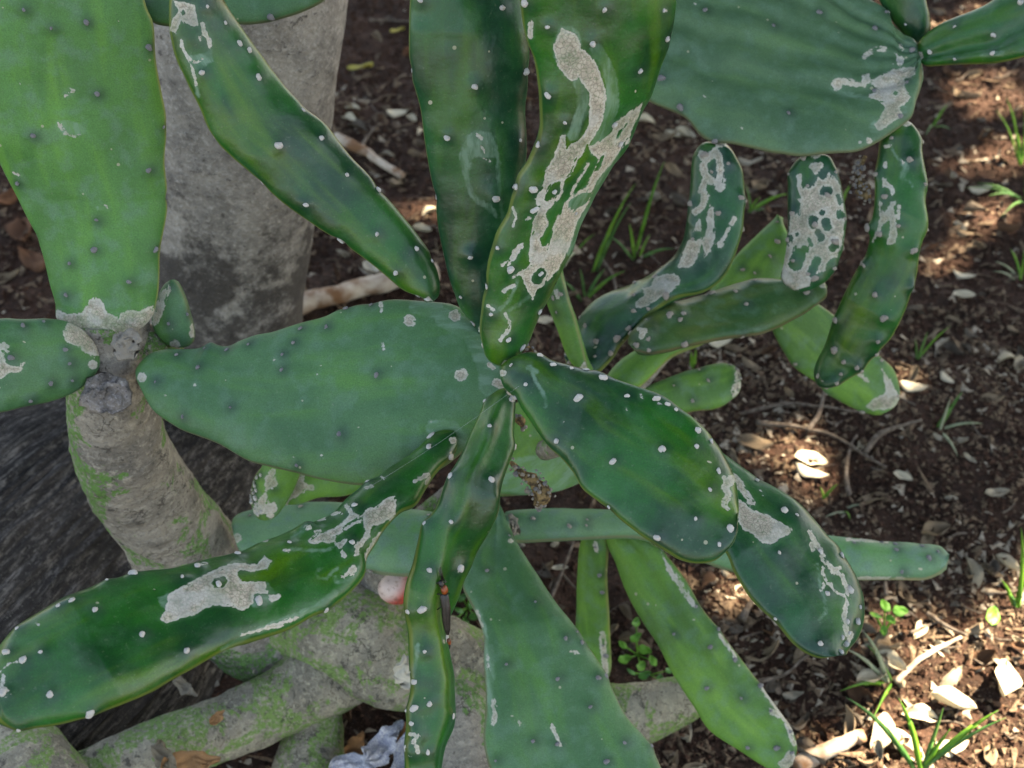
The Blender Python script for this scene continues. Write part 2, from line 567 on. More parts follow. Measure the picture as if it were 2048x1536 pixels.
def sd_poly(px, py, poly):
    """signed distance in pixels, positive inside"""
    p = np.asarray(poly, float)
    d = np.full(px.shape, 1e9)
    ins = np.zeros(px.shape, bool)
    for (x0, y0), (x1, y1) in zip(p, np.roll(p, -1, 0)):
        ex, ey = x1 - x0, y1 - y0
        t = np.clip(((px - x0) * ex + (py - y0) * ey) / (ex * ex + ey * ey + 1e-9), 0, 1)
        d = np.minimum(d, np.hypot(px - x0 - t * ex, py - y0 - t * ey))
        c = ((y0 > py) != (y1 > py)) & (px < (x1 - x0) * (py - y0) / ((y1 - y0) + 1e-12) + x0)
        ins ^= c
    return np.where(ins, d, -d)


def sd_stroke(px, py, pts, w_):
    d = np.full(px.shape, 1e9)
    if len(pts) == 1:
        return w_ - np.hypot(px - pts[0][0], py - pts[0][1])
    for (x0, y0), (x1, y1) in zip(pts[:-1], pts[1:]):
        ex, ey = x1 - x0, y1 - y0
        t = np.clip(((px - x0) * ex + (py - y0) * ey) / (ex * ex + ey * ey + 1e-9), 0, 1)
        d = np.minimum(d, np.hypot(px - x0 - t * ex, py - y0 - t * ey))
    return w_ - d


def marks(px, py, spec):
    d = np.full(px.shape, -25.0)
    for s in spec or []:
        if s[0] == 'P':
            d = np.maximum(d, sd_poly(px, py, s[1]))
        elif s[0] == 'S':
            d = np.maximum(d, sd_stroke(px, py, s[1], s[2] + .6))
        elif s[0] == 'H':
            d = np.minimum(d, -sd_stroke(px, py, s[1], s[2]))
        elif s[0] == 'HP':
            d = np.minimum(d, -sd_poly(px, py, s[1]))
    return np.clip(d, -25, 25)


# ------------------------------------------------------------------ areoles
def areole_mesh(name, seed, mat):
    r = random.Random(seed)
    vs_, fs_ = [], []
    seg = 9
    rad = [1 + r.uniform(-.16, .16) + (.3 if k == 2 else 0) for k in range(seg)]
    for ring, (rr, hh) in enumerate(((1.0, -.15), (.85, .30), (.45, .52))):
        for k in range(seg):
            a = 2 * math.pi * k / seg
            vs_.append((rad[k] * rr * math.cos(a), rad[k] * rr * math.sin(a) * .85, hh + r.uniform(-.05, .05)))
    vs_.append((0, 0, .42))
    for ring in range(2):
        for k in range(seg):
            a, b = ring * seg + k, ring * seg + (k + 1) % seg
            fs_.append((a, b, b + seg, a + seg))
    for k in range(seg):
        fs_.append((2 * seg + k, 2 * seg + (k + 1) % seg, 3 * seg))
    me = bpy.data.meshes.new(name)
    me.from_pydata(vs_, [], fs_)
    me.polygons.foreach_set('use_smooth', [True] * len(me.polygons))
    me.materials.append(mat)
    return me


AR = {'w': [areole_mesh('areole', k, M_AREOLE) for k in range(4)],
      't': [areole_mesh('areole', k + 9, M_AREOLET) for k in range(4)],
      'd': [areole_mesh('areole', k + 20, M_AREOLED) for k in range(3)]}
BVHS = []
PADBVH = {}


def pad(parent, L, R, dl, dr, T=.011, mat=None, name='pad', label=None, ar=None, ark='w', arr=.0026, scars=None, films=None,
        curl=0.0, ridge=None, n=120, m=56, auto=0, jit=.0, rimw=1.0, sp=1.0, key=None):
    """one cactus pad: lens-shaped solid lofted between its two long edges"""
    parent = parent
    Lc, u = cr(L, n, .35)
    Rc, _ = cr(R, n, .35)
    DL = np.interp(u, np.linspace(0, 1, len(dl)), dl)
    DR = np.interp(u, np.linspace(0, 1, len(dr)), dr)
    e1, e2 = P(Lc[:, 0], Lc[:, 1], DL), P(Rc[:, 0], Rc[:, 1], DR)
    mid = (e1 + e2) / 2
    ac = (e2 - e1) / 2
    hw = np.linalg.norm(ac, axis=1)
    tg = np.gradient(mid, axis=0)
    k = np.ones(9) / 9

    def sm_(a):
        ap = np.pad(a, ((4, 4), (0, 0)), mode='edge')
        return np.stack([np.convolve(ap[:, j], k, 'valid') for j in range(3)], 1)
    N = np.cross(sm_(ac), sm_(tg))
    N /= np.linalg.norm(N, axis=1)[:, None] + 1e-12
    view = mid - C0
    N *= np.where((N * view).sum(1) > 0, -1, 1)[:, None]
    N = sm_(sm_(N))
    N /= np.linalg.norm(N, axis=1)[:, None] + 1e-12
    ph = 2 * math.pi * np.arange(m) / m
    cx = np.sign(np.cos(ph)) * np.abs(np.cos(ph)) ** .9
    sn = np.sign(np.sin(ph)) * np.abs(np.sin(ph)) ** .82
    th = T * (1 - np.exp(-hw / (T * .9)))
    off = th[:, None] * sn[None]
    off = off + curl * np.minimum(1, hw / .03)[:, None] * (cx[None] ** 2 - .4)
    if ridge:
        for (s0, wd, amp) in ridge:
            front = (sn > 0)[None] * np.clip(sn * 2, 0, 1)[None]
            s0u = np.interp(u, np.linspace(0, 1, len(s0)), s0) if isinstance(s0, (list, tuple)) else np.full(n, s0)
            off = off + amp * np.minimum(1, hw / .02)[:, None] * np.exp(-((cx[None] - s0u[:, None]) / wd) ** 2) * front
    V = mid[:, None] + ac[:, None] * cx[None, :, None] + N[:, None] * off[..., None]
    slen = np.r_[0, np.cumsum(np.linalg.norm(np.diff(mid, axis=0), axis=1))]
    uvw = np.stack([np.broadcast_to(slen[:, None], (n, m)), hw[:, None] * cx[None], np.broadcast_to((sn * .01)[None], (n, m))], -1)
    seed = int(abs(L[0][0] * 7 + L[0][1] * 3)) % 997
    V = V + N[:, None] * (.0022 * vn(V, 22, seed) + .0009 * vn(V, 60, seed + 1))[..., None] * np.minimum(1, hw / .02)[:, None, None]
    V = V.reshape(-1, 3)
    faces = loft_faces(n, m)
    bv = BVHTree.FromPolygons(V.tolist(), faces)
    hits = []
    pts = list(ar or [])
    if auto:
        rr = random.Random(seed)
        rows = auto
        for i in range(rows):
            uu = (i + .7) / (rows + .4)
            ii = int(uu * (n - 1))
            wpx = np.hypot(*(Rc[ii] - Lc[ii]))
            cols = max(2, int(wpx / 70) + 1)
            for j in range(cols):
                ss = -.93 + 1.86 * (j + (.5 if i % 2 and cols > 2 else 0)) / (cols - 1) + rr.uniform(-.07, .07)
                if abs(ss) > 1.02:
                    continue
                c_ = (Lc[ii] + Rc[ii]) / 2 + (Rc[ii] - Lc[ii]) / 2 * max(-1, min(1, ss))
                pts.append((c_[0] + rr.uniform(-5, 5), c_[1] + rr.uniform(-6, 6)))
    for (px, py) in pts:
        if not (-150 < px < 2200 and -150 < py < 1690):
            continue
        o = Vector(C0)
        d = (Vector(P(px, py, 1.0)) - o).normalized()
        h = bv.ray_cast(o, d)
        if h[0] is None:
            ii = np.argmin(np.hypot(*(np.vstack([Lc, Rc]) - (px, py)).T)) % n
            zz = (mid[ii] - C0) @ FW
            h = bv.find_nearest(Vector(P(px, py, zz)))
            if h[0] is None:
                continue
            near = proj(np.array(h[0]))
            if np.hypot(near[0] - px, near[1] - py) > 30:
                continue
        nn = Vector(h[1])
        if nn.dot(d) > 0:
            nn = (nn - 2 * nn.dot(d) * d)
        hits.append((Vector(h[0]), nn.normalized()))
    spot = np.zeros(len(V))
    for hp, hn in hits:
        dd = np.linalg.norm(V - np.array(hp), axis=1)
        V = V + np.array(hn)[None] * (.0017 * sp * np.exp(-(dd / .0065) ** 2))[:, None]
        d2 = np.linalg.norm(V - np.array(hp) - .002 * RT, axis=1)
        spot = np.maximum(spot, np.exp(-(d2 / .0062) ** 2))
    PX, PY, _ = proj(V)
    front = np.tile(sn > -.05, n)
    base_px = ((L[0][0] * .8 + (L[1][0] + R[1][0]) * .1), (L[0][1] * .8 + (L[1][1] + R[1][1]) * .1))
    sca = np.where(front, marks(PX, PY, list(scars or []) + [('S', [base_px], 7 if ark == 'w' else 9)]), -25)
    fil = np.where(front, marks(PX, PY, films), -25)
    rim = np.tile(np.clip((np.abs(cx) - .985 + .012 * (rimw - 1)) / .012, 0, 1), n)
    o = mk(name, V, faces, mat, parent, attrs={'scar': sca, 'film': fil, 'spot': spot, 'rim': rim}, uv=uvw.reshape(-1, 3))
    if label:
        o['label'] = label
    for i, (hp, hn) in enumerate(hits):
        a = bpy.data.objects.new('areole', AR[ark][i % len(AR[ark])])
        COL.objects.link(a)
        q_ = hn.to_track_quat('Z', 'Y')
        a.rotation_mode = 'QUATERNION'
        a.rotation_quaternion = q_ @ Quaternion((0, 0, 1), (i * 2.4) % 6.28)
        s = arr * (0.7 + .6 * ((i * 37) % 11) / 11)
        a.scale = (s * (1 + .3 * math.sin(i * 1.7)), s, s * (.7 + .7 * ((i * 53) % 7) / 7))
        place(a, np.array(hp + hn * .0014 * sp), o)
    b2 = BVHTree.FromPolygons(V.tolist(), faces)
    BVHS.append(b2)
    if key:
        PADBVH[key] = b2
    return o


def stem(parent, name, path, rad, mat, n=70, m=40, rough=.05, rings=0.0, label=None, flat=1.0, seed=3, nz=30, bv=True, furrow=0.0):
    """path: (px, py, depth); rad in pixels at that depth"""
    c_, u = cr(path, n)
    r_ = np.interp(u, np.linspace(0, 1, len(rad)), rad)
    ctr = P(c_[:, 0], c_[:, 1], c_[:, 2])
    rr = r_ * c_[:, 2] * K
    return tube(parent, name, ctr, rr, mat, m, rough, rings, label, flat, seed, nz, bv, furrow=furrow)


def tube(parent, name, ctr, rr, mat, m=12, rough=.05, rings=0.0, label=None, flat=1.0, seed=3, nz=30, bv=False, origin=None, attrs=None, furrow=0.0):
    n = len(ctr)
    tg = np.gradient(ctr, axis=0)
    tg /= np.linalg.norm(tg, axis=1)[:, None] + 1e-12
    ref = np.array(C0 - ctr[0])
    A = []
    a = ref
    for i in range(n):
        a = a - tg[i] * (a @ tg[i])
        a = a / (np.linalg.norm(a) + 1e-12)
        A.append(a)
    A = np.array(A)
    B = np.cross(tg, A)
    ph = 2 * math.pi * np.arange(m) / m
    V = ctr[:, None] + rr[:, None, None] * (A[:, None] * np.cos(ph)[None, :, None] * flat + B[:, None] * np.sin(ph)[None, :, None])
    if rough:
        nrm = V - ctr[:, None]
        ds = vn(V, nz, seed) * rough + vn(V, nz * 3, seed + 5) * rough * .5 + vn(V, nz * .35, seed + 8) * rough * 1.8
        if rings:
            ss = np.r_[0, np.cumsum(np.linalg.norm(np.diff(ctr, axis=0), axis=1))][:, None]
            ds = ds + rings * (np.sin(ss * 330 + 4 * vn(V, 9, 2)) > .93)
        if furrow:
            s1 = np.r_[0, np.cumsum(np.linalg.norm(np.diff(ctr, axis=0), axis=1))][:, None] * np.ones((1, m))
            fc_ = np.stack([s1 * 5, 22 * np.cos(ph)[None] + 0 * s1, 22 * np.sin(ph)[None] + 0 * s1], -1)
            ds = ds + furrow * (np.abs(vn(fc_, 1.0, seed)) + .5 * np.abs(vn(fc_, 2.7, seed + 1)) + .3 * vn(fc_, 6, seed + 2))
        V = V + nrm * ds[..., None]
    V = V.reshape(-1, 3)
    f = loft_faces(n, m)
    sl_ = np.r_[0, np.cumsum(np.linalg.norm(np.diff(ctr, axis=0), axis=1))]
    tco = np.stack([np.broadcast_to(sl_[:, None], (n, m)), rr[:, None] * np.cos(ph)[None], rr[:, None] * np.sin(ph)[None]], -1).reshape(-1, 3) + seed * .77 * np.array([0, 1, 1])
    o = mk(name, V, f, mat, parent, origin=origin, uv=tco)
    if label:
        o['label'] = label
    if bv:
        BVHS.append(BVHTree.FromPolygons(V.tolist(), f))
    return o


# ------------------------------------------------------------------ the tree behind: trunk, root, limbs, crown
tree_base = ground_at(455, 900)
TR = empty('tree', (tree_base[0], tree_base[1], 0), label='tree with pale grey trunk standing behind the cactus at left', cat='tree')
bx, by = tree_base[0], tree_base[1]
u = np.linspace(0, 1, 190)
hgt = -.06 + u * 3.6
ctr = np.stack([bx - .022 + .20 * np.minimum(hgt, 1.1) + .03 * np.maximum(hgt - 1.1, 0), by + .012 * np.sin(u * 4), hgt], 1)
rr = .094 + .020 * np.exp(-((hgt - .9) / .6) ** 2) - .03 * np.clip(hgt - 1.2, 0, 2) / 2 + .045 * np.exp(-np.maximum(hgt, 0) / .10)
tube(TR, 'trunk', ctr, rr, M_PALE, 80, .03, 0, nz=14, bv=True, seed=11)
# root mass, dark and ridged
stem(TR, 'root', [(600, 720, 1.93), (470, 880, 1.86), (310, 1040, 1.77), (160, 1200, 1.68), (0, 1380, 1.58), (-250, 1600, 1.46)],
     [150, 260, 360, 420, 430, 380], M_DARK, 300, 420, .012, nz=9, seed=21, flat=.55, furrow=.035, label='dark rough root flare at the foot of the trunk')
# limbs, and an unseen crown added above the frame to shade the scene
cx0, cy0 = bx + 2.1, by + .9
for k, (dx, dy, dz) in enumerate(((2.2, 1.4, 1.0), (2.9, .3, 1.1), (1.6, -.6, .9), (-.9, .6, 1.0), (.3, 2.0, 1.1), (3.4, 1.6, 1.3))):
    t_ = np.linspace(0, 1, 20)[:, None]
    st = np.array([bx + .24, by, 2.7 + .12 * k])
    pth = st + t_ * np.array([dx, dy, dz]) + np.sin(t_ * 3 + k) * .12 * t_
    tube(TR, 'limb', pth, np.linspace(.055, .012, 20), M_PALE, 10, .05)

SPOT_POLY = [(1330, 1650), (1480, 1500), (1560, 1440), (1670, 1380), (1740, 1390), (1800, 1320), (1880, 1260), (1930, 1200), (2000, 1140), (2060, 1050), (2300, 950), (2500, 1650)]
SUNNY_GROUND = [(1955, 175, 42), (2010, 205, 30), (1890, 60, 26), (1800, 20, 18), (1990, 430, 26), (1930, 440, 14), (1625, 945, 26), (1780, 760, 16), (1560, 880, 10),
                (1960, 20, 20), (2040, 300, 28), (1770, 1240, 18), (1900, 540, 12), (850, 420, 12), (1930, 330, 14), (2030, 30, 20),
                (1455, 1170, 9)]
SUNNY_PTS = [(P(322, 150, 1.02), -.022), (P(500, 85, .98), -.022), (P(545, 145, .99), -.022)]
tgt = [(ground_at(a, b), r * K * 1.9) for a, b, r in SUNNY_GROUND] + SUNNY_PTS


def leaf_quads(cs, size, rg, up=.6):
    n = len(cs)
    nr = rg.normal(size=(n, 3)) * (1 - up)
    nr[:, 2] += up
    nr /= np.linalg.norm(nr, axis=1)[:, None]
    a = np.cross(nr, rg.normal(size=(n, 3)))
    a /= np.linalg.norm(a, axis=1)[:, None]
    b = np.cross(nr, a)
    s = size * rg.uniform(.7, 1.3, (n, 1))
    V = np.stack([cs - a * s, cs - b * s * .42 + nr * s * .08, cs + a * s, cs + b * s * .42 + nr * s * .08], 1).reshape(-1, 3)
    i = np.arange(n) * 4
    return V, np.stack([i, i + 1, i + 2, i + 3], 1).tolist()


rg = np.random.default_rng(3)
NC = 125000
# crown centre so that its shade falls over the visible ground
h0 = 3.9
gc = np.array([.35, 1.9, 0]) + SUN / SUN[2] * h0
cs = np.stack([gc[0] + rg.uniform(-4.3, 3.0, NC), gc[1] + rg.uniform(-3.6, 2.7, NC), h0 + rg.uniform(-.55, .55, NC)], 1)
g = cs - SUN * (cs[:, 2] / SUN[2])[:, None]
gpx, gpy, gzz = proj(g)
sdp = sd_poly(gpx, gpy, SPOT_POLY) * gzz * K
keep = (sdp < 0) | (rg.uniform(size=NC) < .010)
far = gzz < .3
keep |= far
for c_, r_ in tgt:
    d = cs - np.asarray(c_)
    t_ = d @ SUN
    dist = np.linalg.norm(d - t_[:, None] * SUN, axis=1)
    keep &= dist > r_ + .05  # crown opened along sun rays so flecks land on chosen spots
for q4 in ((1880, 1110, 1.40), (1840, 1115, 1.40), (1800, 1115, 1.40), (1760, 1115, 1.40), (1895, 1120, 1.40)):
    d = cs - P(*q4)
    keep |= (np.linalg.norm(d - (d @ SUN)[:, None] * SUN, axis=1) < .06) & (d @ SUN > 0)  # extra crown leaves kept to hold sun off the pale pad end
# leaves have a size: pull the clearing edge back

# ragged outline of the crown
ex = ((cs[:, 0] - gc[0] + .65) / 3.9) ** 2 + ((cs[:, 1] - gc[1] + .45) / 3.3) ** 2
keep &= ex + .25 * vn(cs, 1.6, 5) < 1.0
cs = cs[keep]
V, Fq = leaf_quads(cs, .075, rg)
meta(mk('crown', V, Fq, M_CANOPY, TR, smooth=False), kind='stuff')

# ------------------------------------------------------------------ the cactus (left, centre and low branches)
cb = ground_at(700, 1300)
CA = empty('prickly_pear_cactus', (cb[0], cb[1], 0), cat='cactus',
           label='large prickly pear cactus on grey woody stems, its pads spreading from the centre')

# woody stems
stem(CA, 'stem', [(212, 640, 1.19), (214, 720, 1.20), (218, 800, 1.22), (245, 900, 1.27), (300, 1000, 1.34), (375, 1110, 1.42), (480, 1210, 1.50), (640, 1310, 1.56)],
     [86, 84, 90, 100, 104, 104, 112, 104], M_WOOD, 220, 110, .055, .012, nz=26, seed=31, label='woody grey stem below the four left pads')
stem(CA, 'stem', [(190, 700, 1.215), (215, 715, 1.205), (300, 705, 1.215), (352, 700, 1.23)], [60, 70, 62, 42], M_WOOD, 50, 44, .06, nz=28, seed=33)
stem(CA, 'stem', [(60, 1620, 1.40), (330, 1500, 1.42), (520, 1425, 1.45), (700, 1330, 1.48), (830, 1265, 1.50)], [72, 66, 64, 76, 62], M_WOODG, 180, 90, .065, .01, nz=26, seed=41,
     label='thick mossy stem running along the bottom left')
stem(CA, 'stem', [(560, 1215, 1.50), (690, 1260, 1.47), (790, 1305, 1.47), (900, 1330, 1.48), (1040, 1380, 1.50), (1180, 1430, 1.50), (1290, 1425, 1.49), (1400, 1385, 1.49)],
     [78, 98, 100, 84, 76, 66, 62, 40], M_WOODG, 200, 90, .07, .012, nz=22, seed=43)
stem(CA, 'stem', [(900, 1360, 1.47), (925, 1450, 1.44), (940, 1600, 1.42)], [62, 72, 75], M_WOOD, 60, 44, .05, nz=24, seed=45)
stem(CA, 'stem', [(640, 1400, 1.49), (625, 1500, 1.47), (600, 1640, 1.44)], [45, 72, 80], M_WOODG, 60, 44, .05, nz=24, seed=47)
stem(CA, 'stem', [(-80, 1440, 1.40), (60, 1540, 1.36), (140, 1660, 1.34)], [70, 90, 90], M_WOODG, 50, 44, .05, nz=24, seed=49)
stem(CA, 'stem', [(700, 1220, 1.50), (760, 1180, 1.49), (800, 1120, 1.46), (860, 1060, 1.43), (940, 985, 1.40)], [70, 62, 55, 50, 45], M_WOOD, 60, 44, .05, nz=24, seed=50)
# the round knob and the old fruit scar on the node, the pale saw cut lower down
def knob(px, py, z, r, mat, name, squash=.35, seed=1, rings=3, tilt=(0, 0)):
    nn = 26
    m = 28
    ctr = P(px, py, z)
    nrm = (C0 - ctr) / np.linalg.norm(C0 - ctr) + tilt[0] * RT + tilt[1] * UP
    nrm /= np.linalg.norm(nrm)
    a = np.cross(nrm, UP); a /= np.linalg.norm(a); b = np.cross(nrm, a)
    V = []
    R_ = r * z * K
    for i in range(nn):
        t = i / (nn - 1)
        rad = R_ * (1 - t) + 1e-5
        hh = R_ * squash * (1 - (1 - t) ** 4) * (1 + .22 * math.cos(t * rings * 6.28)) * (1 if t < .5 else 1 - .5 * (t - .5))
        for j in range(m):
            p_ = 2 * math.pi * j / m
            V.append(ctr + rad * (math.cos(p_) * a + math.sin(p_) * b) + nrm * hh)
    V = np.array(V)
    V += (V - ctr) * (vn(V, 300, seed) * .25 + vn(V, 120, seed) * .25)[:, None] + nrm * (vn(V, 160, seed + 3) * .0035 + vn(V, 420, seed + 4) * .0018)[:, None]
    return mk(name, V, loft_faces(nn, m), mat, CA)


M_KNOB = bark_mat('knobbly_scar_bark', (.24, .215, .18), (.12, .11, .10), (.36, .34, .33), fs=90, bumpd=.005, cracks=.9, spk=.55)
knob(213, 786, 1.146, 44, M_KNOB, 'knob', .26, 3, 1.5)
knob(252, 688, 1.143, 30, M_WOOD, 'knob', .28, 5, 1.5)
knob(816, 1345, 1.365, 32, M_CUT, 'cut_scar', .12, 7, 1)

A_L = f0(210, 668, 165, 662, 118, 640) + f0(111, 605, 100, 565, 88, 515, 70, 465, 38, 400, 0, 325, -60, 200, -85, 60, -60, -80, 20, -180, 110, -215)
A_R = f0(210, 668, 262, 662, 300, 640) + f0(313, 600, 318, 555, 320, 500, 333, 430, 336, 390, 329, 320, 333, 250, 322, 180, 312, 120, 307, 50, 292, 10, 270, -70, 200, -170, 110, -215)
pad(CA, A_L, A_R, [1.18, 1.13, 1.06, 1.0], [1.18, 1.14, 1.07, 1.01], .0145, M_OLDA, n=240, m=130, ark='d', arr=.0024, key='A',
    label='wide upright pad with a corky base, top left',
    ar=f0(47, 20, 66, 272, 194, 188, 192, 441, 297, 341, 298, 95, 138, 527, 257, 564, 188, 500, 131, 590, 33, 368, 334, 257, 336, 395, 66, 471, 102, 57, 172, 45, 312, 500),
    scars=[('P', f0(112, 618, 135, 628, 165, 626, 176, 602, 190, 590, 206, 604, 214, 625, 232, 634, 250, 622, 262, 618, 280, 622, 306, 610, 320, 680, 100, 690)),
           ('S', t1(355, 570, 390, 560, 405, 545), 3), ('S', t1(405, 515, 440, 525), 2.2), ('S', t1(345, 720, 380, 780), 3.5), ('S', t1(380, 780, 440, 800, 475, 790), 2),
           ('S', t1(75, 1010, 115, 1028), 1.6), ('S', t1(615, 1200, 630, 1220), 1.8), ('S', t1(120, 490, 135, 500), 2)],
    films=[('S', t1(360, 740, 460, 760), 13), ('S', t1(560, 1215, 600, 1220), 3)])

# pad C behind B at the very top, and B
pad(CA, f0(275, -60, 280, 10, 305, 42, 350, 52, 400, 50, 460, 46, 520, 44, 600, 24, 655, -6, 700, -70), f0(275, -60, 330, -120, 430, -170, 540, -180, 640, -140, 700, -70),
    [1.10, 1.12, 1.14], [1.12, 1.14, 1.16], .012, M_OLD, ark='d', auto=4)
B_L = f0(858, 604, 838, 596) + f0(800, 575, 750, 533, 695, 493, 640, 458, 565, 405, 500, 345, 460, 310, 425, 272, 400, 215, 378, 172, 360, 135, 345, 88, 338, 30, 350, -40, 395, -75)
B_R = f0(858, 604, 875, 590) + f0(878, 560, 866, 515, 836, 470, 800, 425, 772, 392, 740, 352, 700, 310, 655, 252, 612, 215, 570, 172, 520, 105, 480, 50, 450, 5, 425, -50, 395, -75)
pad(CA, B_L, B_R, [1.08, 1.05, 1.01, .97], [1.09, 1.06, 1.03, .99], .0105, M_YOUNG, n=220, m=110, key='B', curl=-.002,
    label='long narrow pad leaning up to the left over the trunk', rimw=2.2,
    ar=t1(1322, 133, 1405, 250, 1515, 450, 1783, 638, 1882, 806, 1630, 853, 2033, 1022, 1788, 1200, 1985, 1417, 1245, 805, 1180, 425, 1060, 440, 1515, 1078, 985, 98, 1215, 38, 1462, 290) +
    t4(320, 1108, 305, 1370, 538, 1453, 85, 1417) + t5(412, 135, 600, 296, 635, 60, 530, 290),
    scars=[('P', t1(1010, 0, 1080, 10, 1140, 30, 1150, 90, 1160, 150, 1120, 155, 1060, 125, 1030, 200, 985, 180, 1010, 110, 1045, 60)), ('H', t1(1070, 75), 5),
           ('S', t1(1185, 140, 1200, 200, 1222, 225, 1230, 280), 3.2), ('S', t1(1062, 240, 1070, 290, 1115, 360, 1135, 430, 1148, 500), 3), ('S', t1(1120, 370, 1160, 360, 1185, 345), 2.5),
           ('S', t1(1165, 215, 1168, 235), 2)],
    films=[('P', t1(1100, 330, 1240, 300, 1250, 360, 1180, 400, 1120, 420)), ('S', t1(1150, 500, 1160, 560), 3), ('S', t1(1230, 280, 1235, 310), 4)])

# central pad D
D_L = f0(283, 755, 288, 728, 303, 708, 335, 698, 395, 696, 420, 684, 438, 690, 462, 690, 510, 670, 552, 662, 600, 646, 650, 632, 690, 613, 745, 604, 790, 598, 850, 602, 905, 608, 940, 630, 975, 665, 1008, 700, 1024, 745, 1026, 775)
D_R = f0(283, 755, 288, 785, 305, 820, 342, 847, 370, 862, 434, 886, 489, 918, 533, 931, 591, 945, 640, 958, 700, 968, 740, 969, 800, 962, 869, 944, 925, 905, 975, 860, 1010, 815, 1026, 775)
pad(CA, D_L, D_R, [1.17, 1.14, 1.12, 1.10], [1.155, 1.11, 1.085, 1.085], .0125, M_OLD, n=260, m=130, key='D', ark='d', arr=.0019,
    label='broad dull green pad at the centre that bears five younger pads', curl=-.003, rimw=1.6, sp=.6,
    ar=t2(1905, 440, 1715, 540, 1645, 700, 1345, 920, 1065, 975, 1155, 685, 1450, 548, 1650, 610, 1985, 1075, 1735, 1260, 1430, 1225, 1190, 570, 1300, 545, 1730, 415, 905, 770, 1030, 610) + t5(300, 732, 90, 1080, 265, 315, 120, 335, 5, 450),
    scars=[('S', t5(495, 415), 12), ('S', t5(760, 385), 12), ('S', t5(795, 730), 13), ('S', t5(325, 310, 330, 355), 3.2), ('S', t5(335, 550, 345, 590), 2.4),
           ('S', t5(1000, 775, 1040, 790), 9), ('S', t5(960, 670, 985, 690), 4), ('S', t5(45, 908), 2.5), ('S', t2(1870, 1190, 1900, 1225), 1.5), ('S', t2(1950, 905), 2.2),
           ('S', t2(968, 850), 2.5), ('S', t2(1720, 1215), 2), ('S', t2(1605, 640), 2), ('S', t2(1855, 730), 2), ('S', t2(1135, 790), 2.4), ('S', t5(140, 650), 2.2)],
    films=[('S', t5(640, 1040, 740, 1050, 790, 1110), 16), ('S', t5(540, 330, 650, 350), 16), ('S', t5(700, 400, 860, 480, 960, 700, 960, 800), 20)])

# E behind F
pad(CA, f0(965, 668, 940, 640, 920, 613, 903, 568, 889, 517, 877, 461, 869, 393, 858, 335, 848, 273, 841, 219, 829, 175, 820, 145, 818, 80, 820, 0, 826, -90, 870, -170, 940, -200),
    f0(965, 668, 985, 600, 1010, 500, 1032, 410, 1048, 345, 1054, 290, 1051, 222, 1056, 170, 1058, 110, 1052, 40, 1044, -30, 1030, -110, 990, -175, 940, -200),
    [1.11, 1.05, .99, .95], [1.10, 1.055, 1.01, .98], .011, M_YOUNGB, n=220, m=120, key='E', label='upright dark green pad with a faint looping trail',
    ar=t4(497, 415, 877, 508, 712, 808, 1150, 823, 638, 1150, 1000, 1167, 855, 1500, 555, 2, 1203, 430, 1110, 1092, 1040, 45) + t5(790, 280, 855, 40, 827, 463, 905, 553),
    scars=[('S', t4(890, 785, 915, 815), 3), ('S', t4(915, 860, 940, 890), 2.5), ('S', t4(930, 925, 962, 940), 2)],
    films=[('P', t4(830, 790, 900, 765, 970, 780, 1015, 860, 1015, 920, 940, 930, 880, 920, 830, 960, 800, 1000, 795, 880)),
           ('S', t4(850, 960, 825, 1000, 835, 1060, 855, 1130, 900, 1180, 960, 1210, 1000, 1260), 5), ('S', t4(1010, 900, 1020, 1100, 1040, 1300), 3), ('S', t4(795, 900, 815, 1020), 3)])

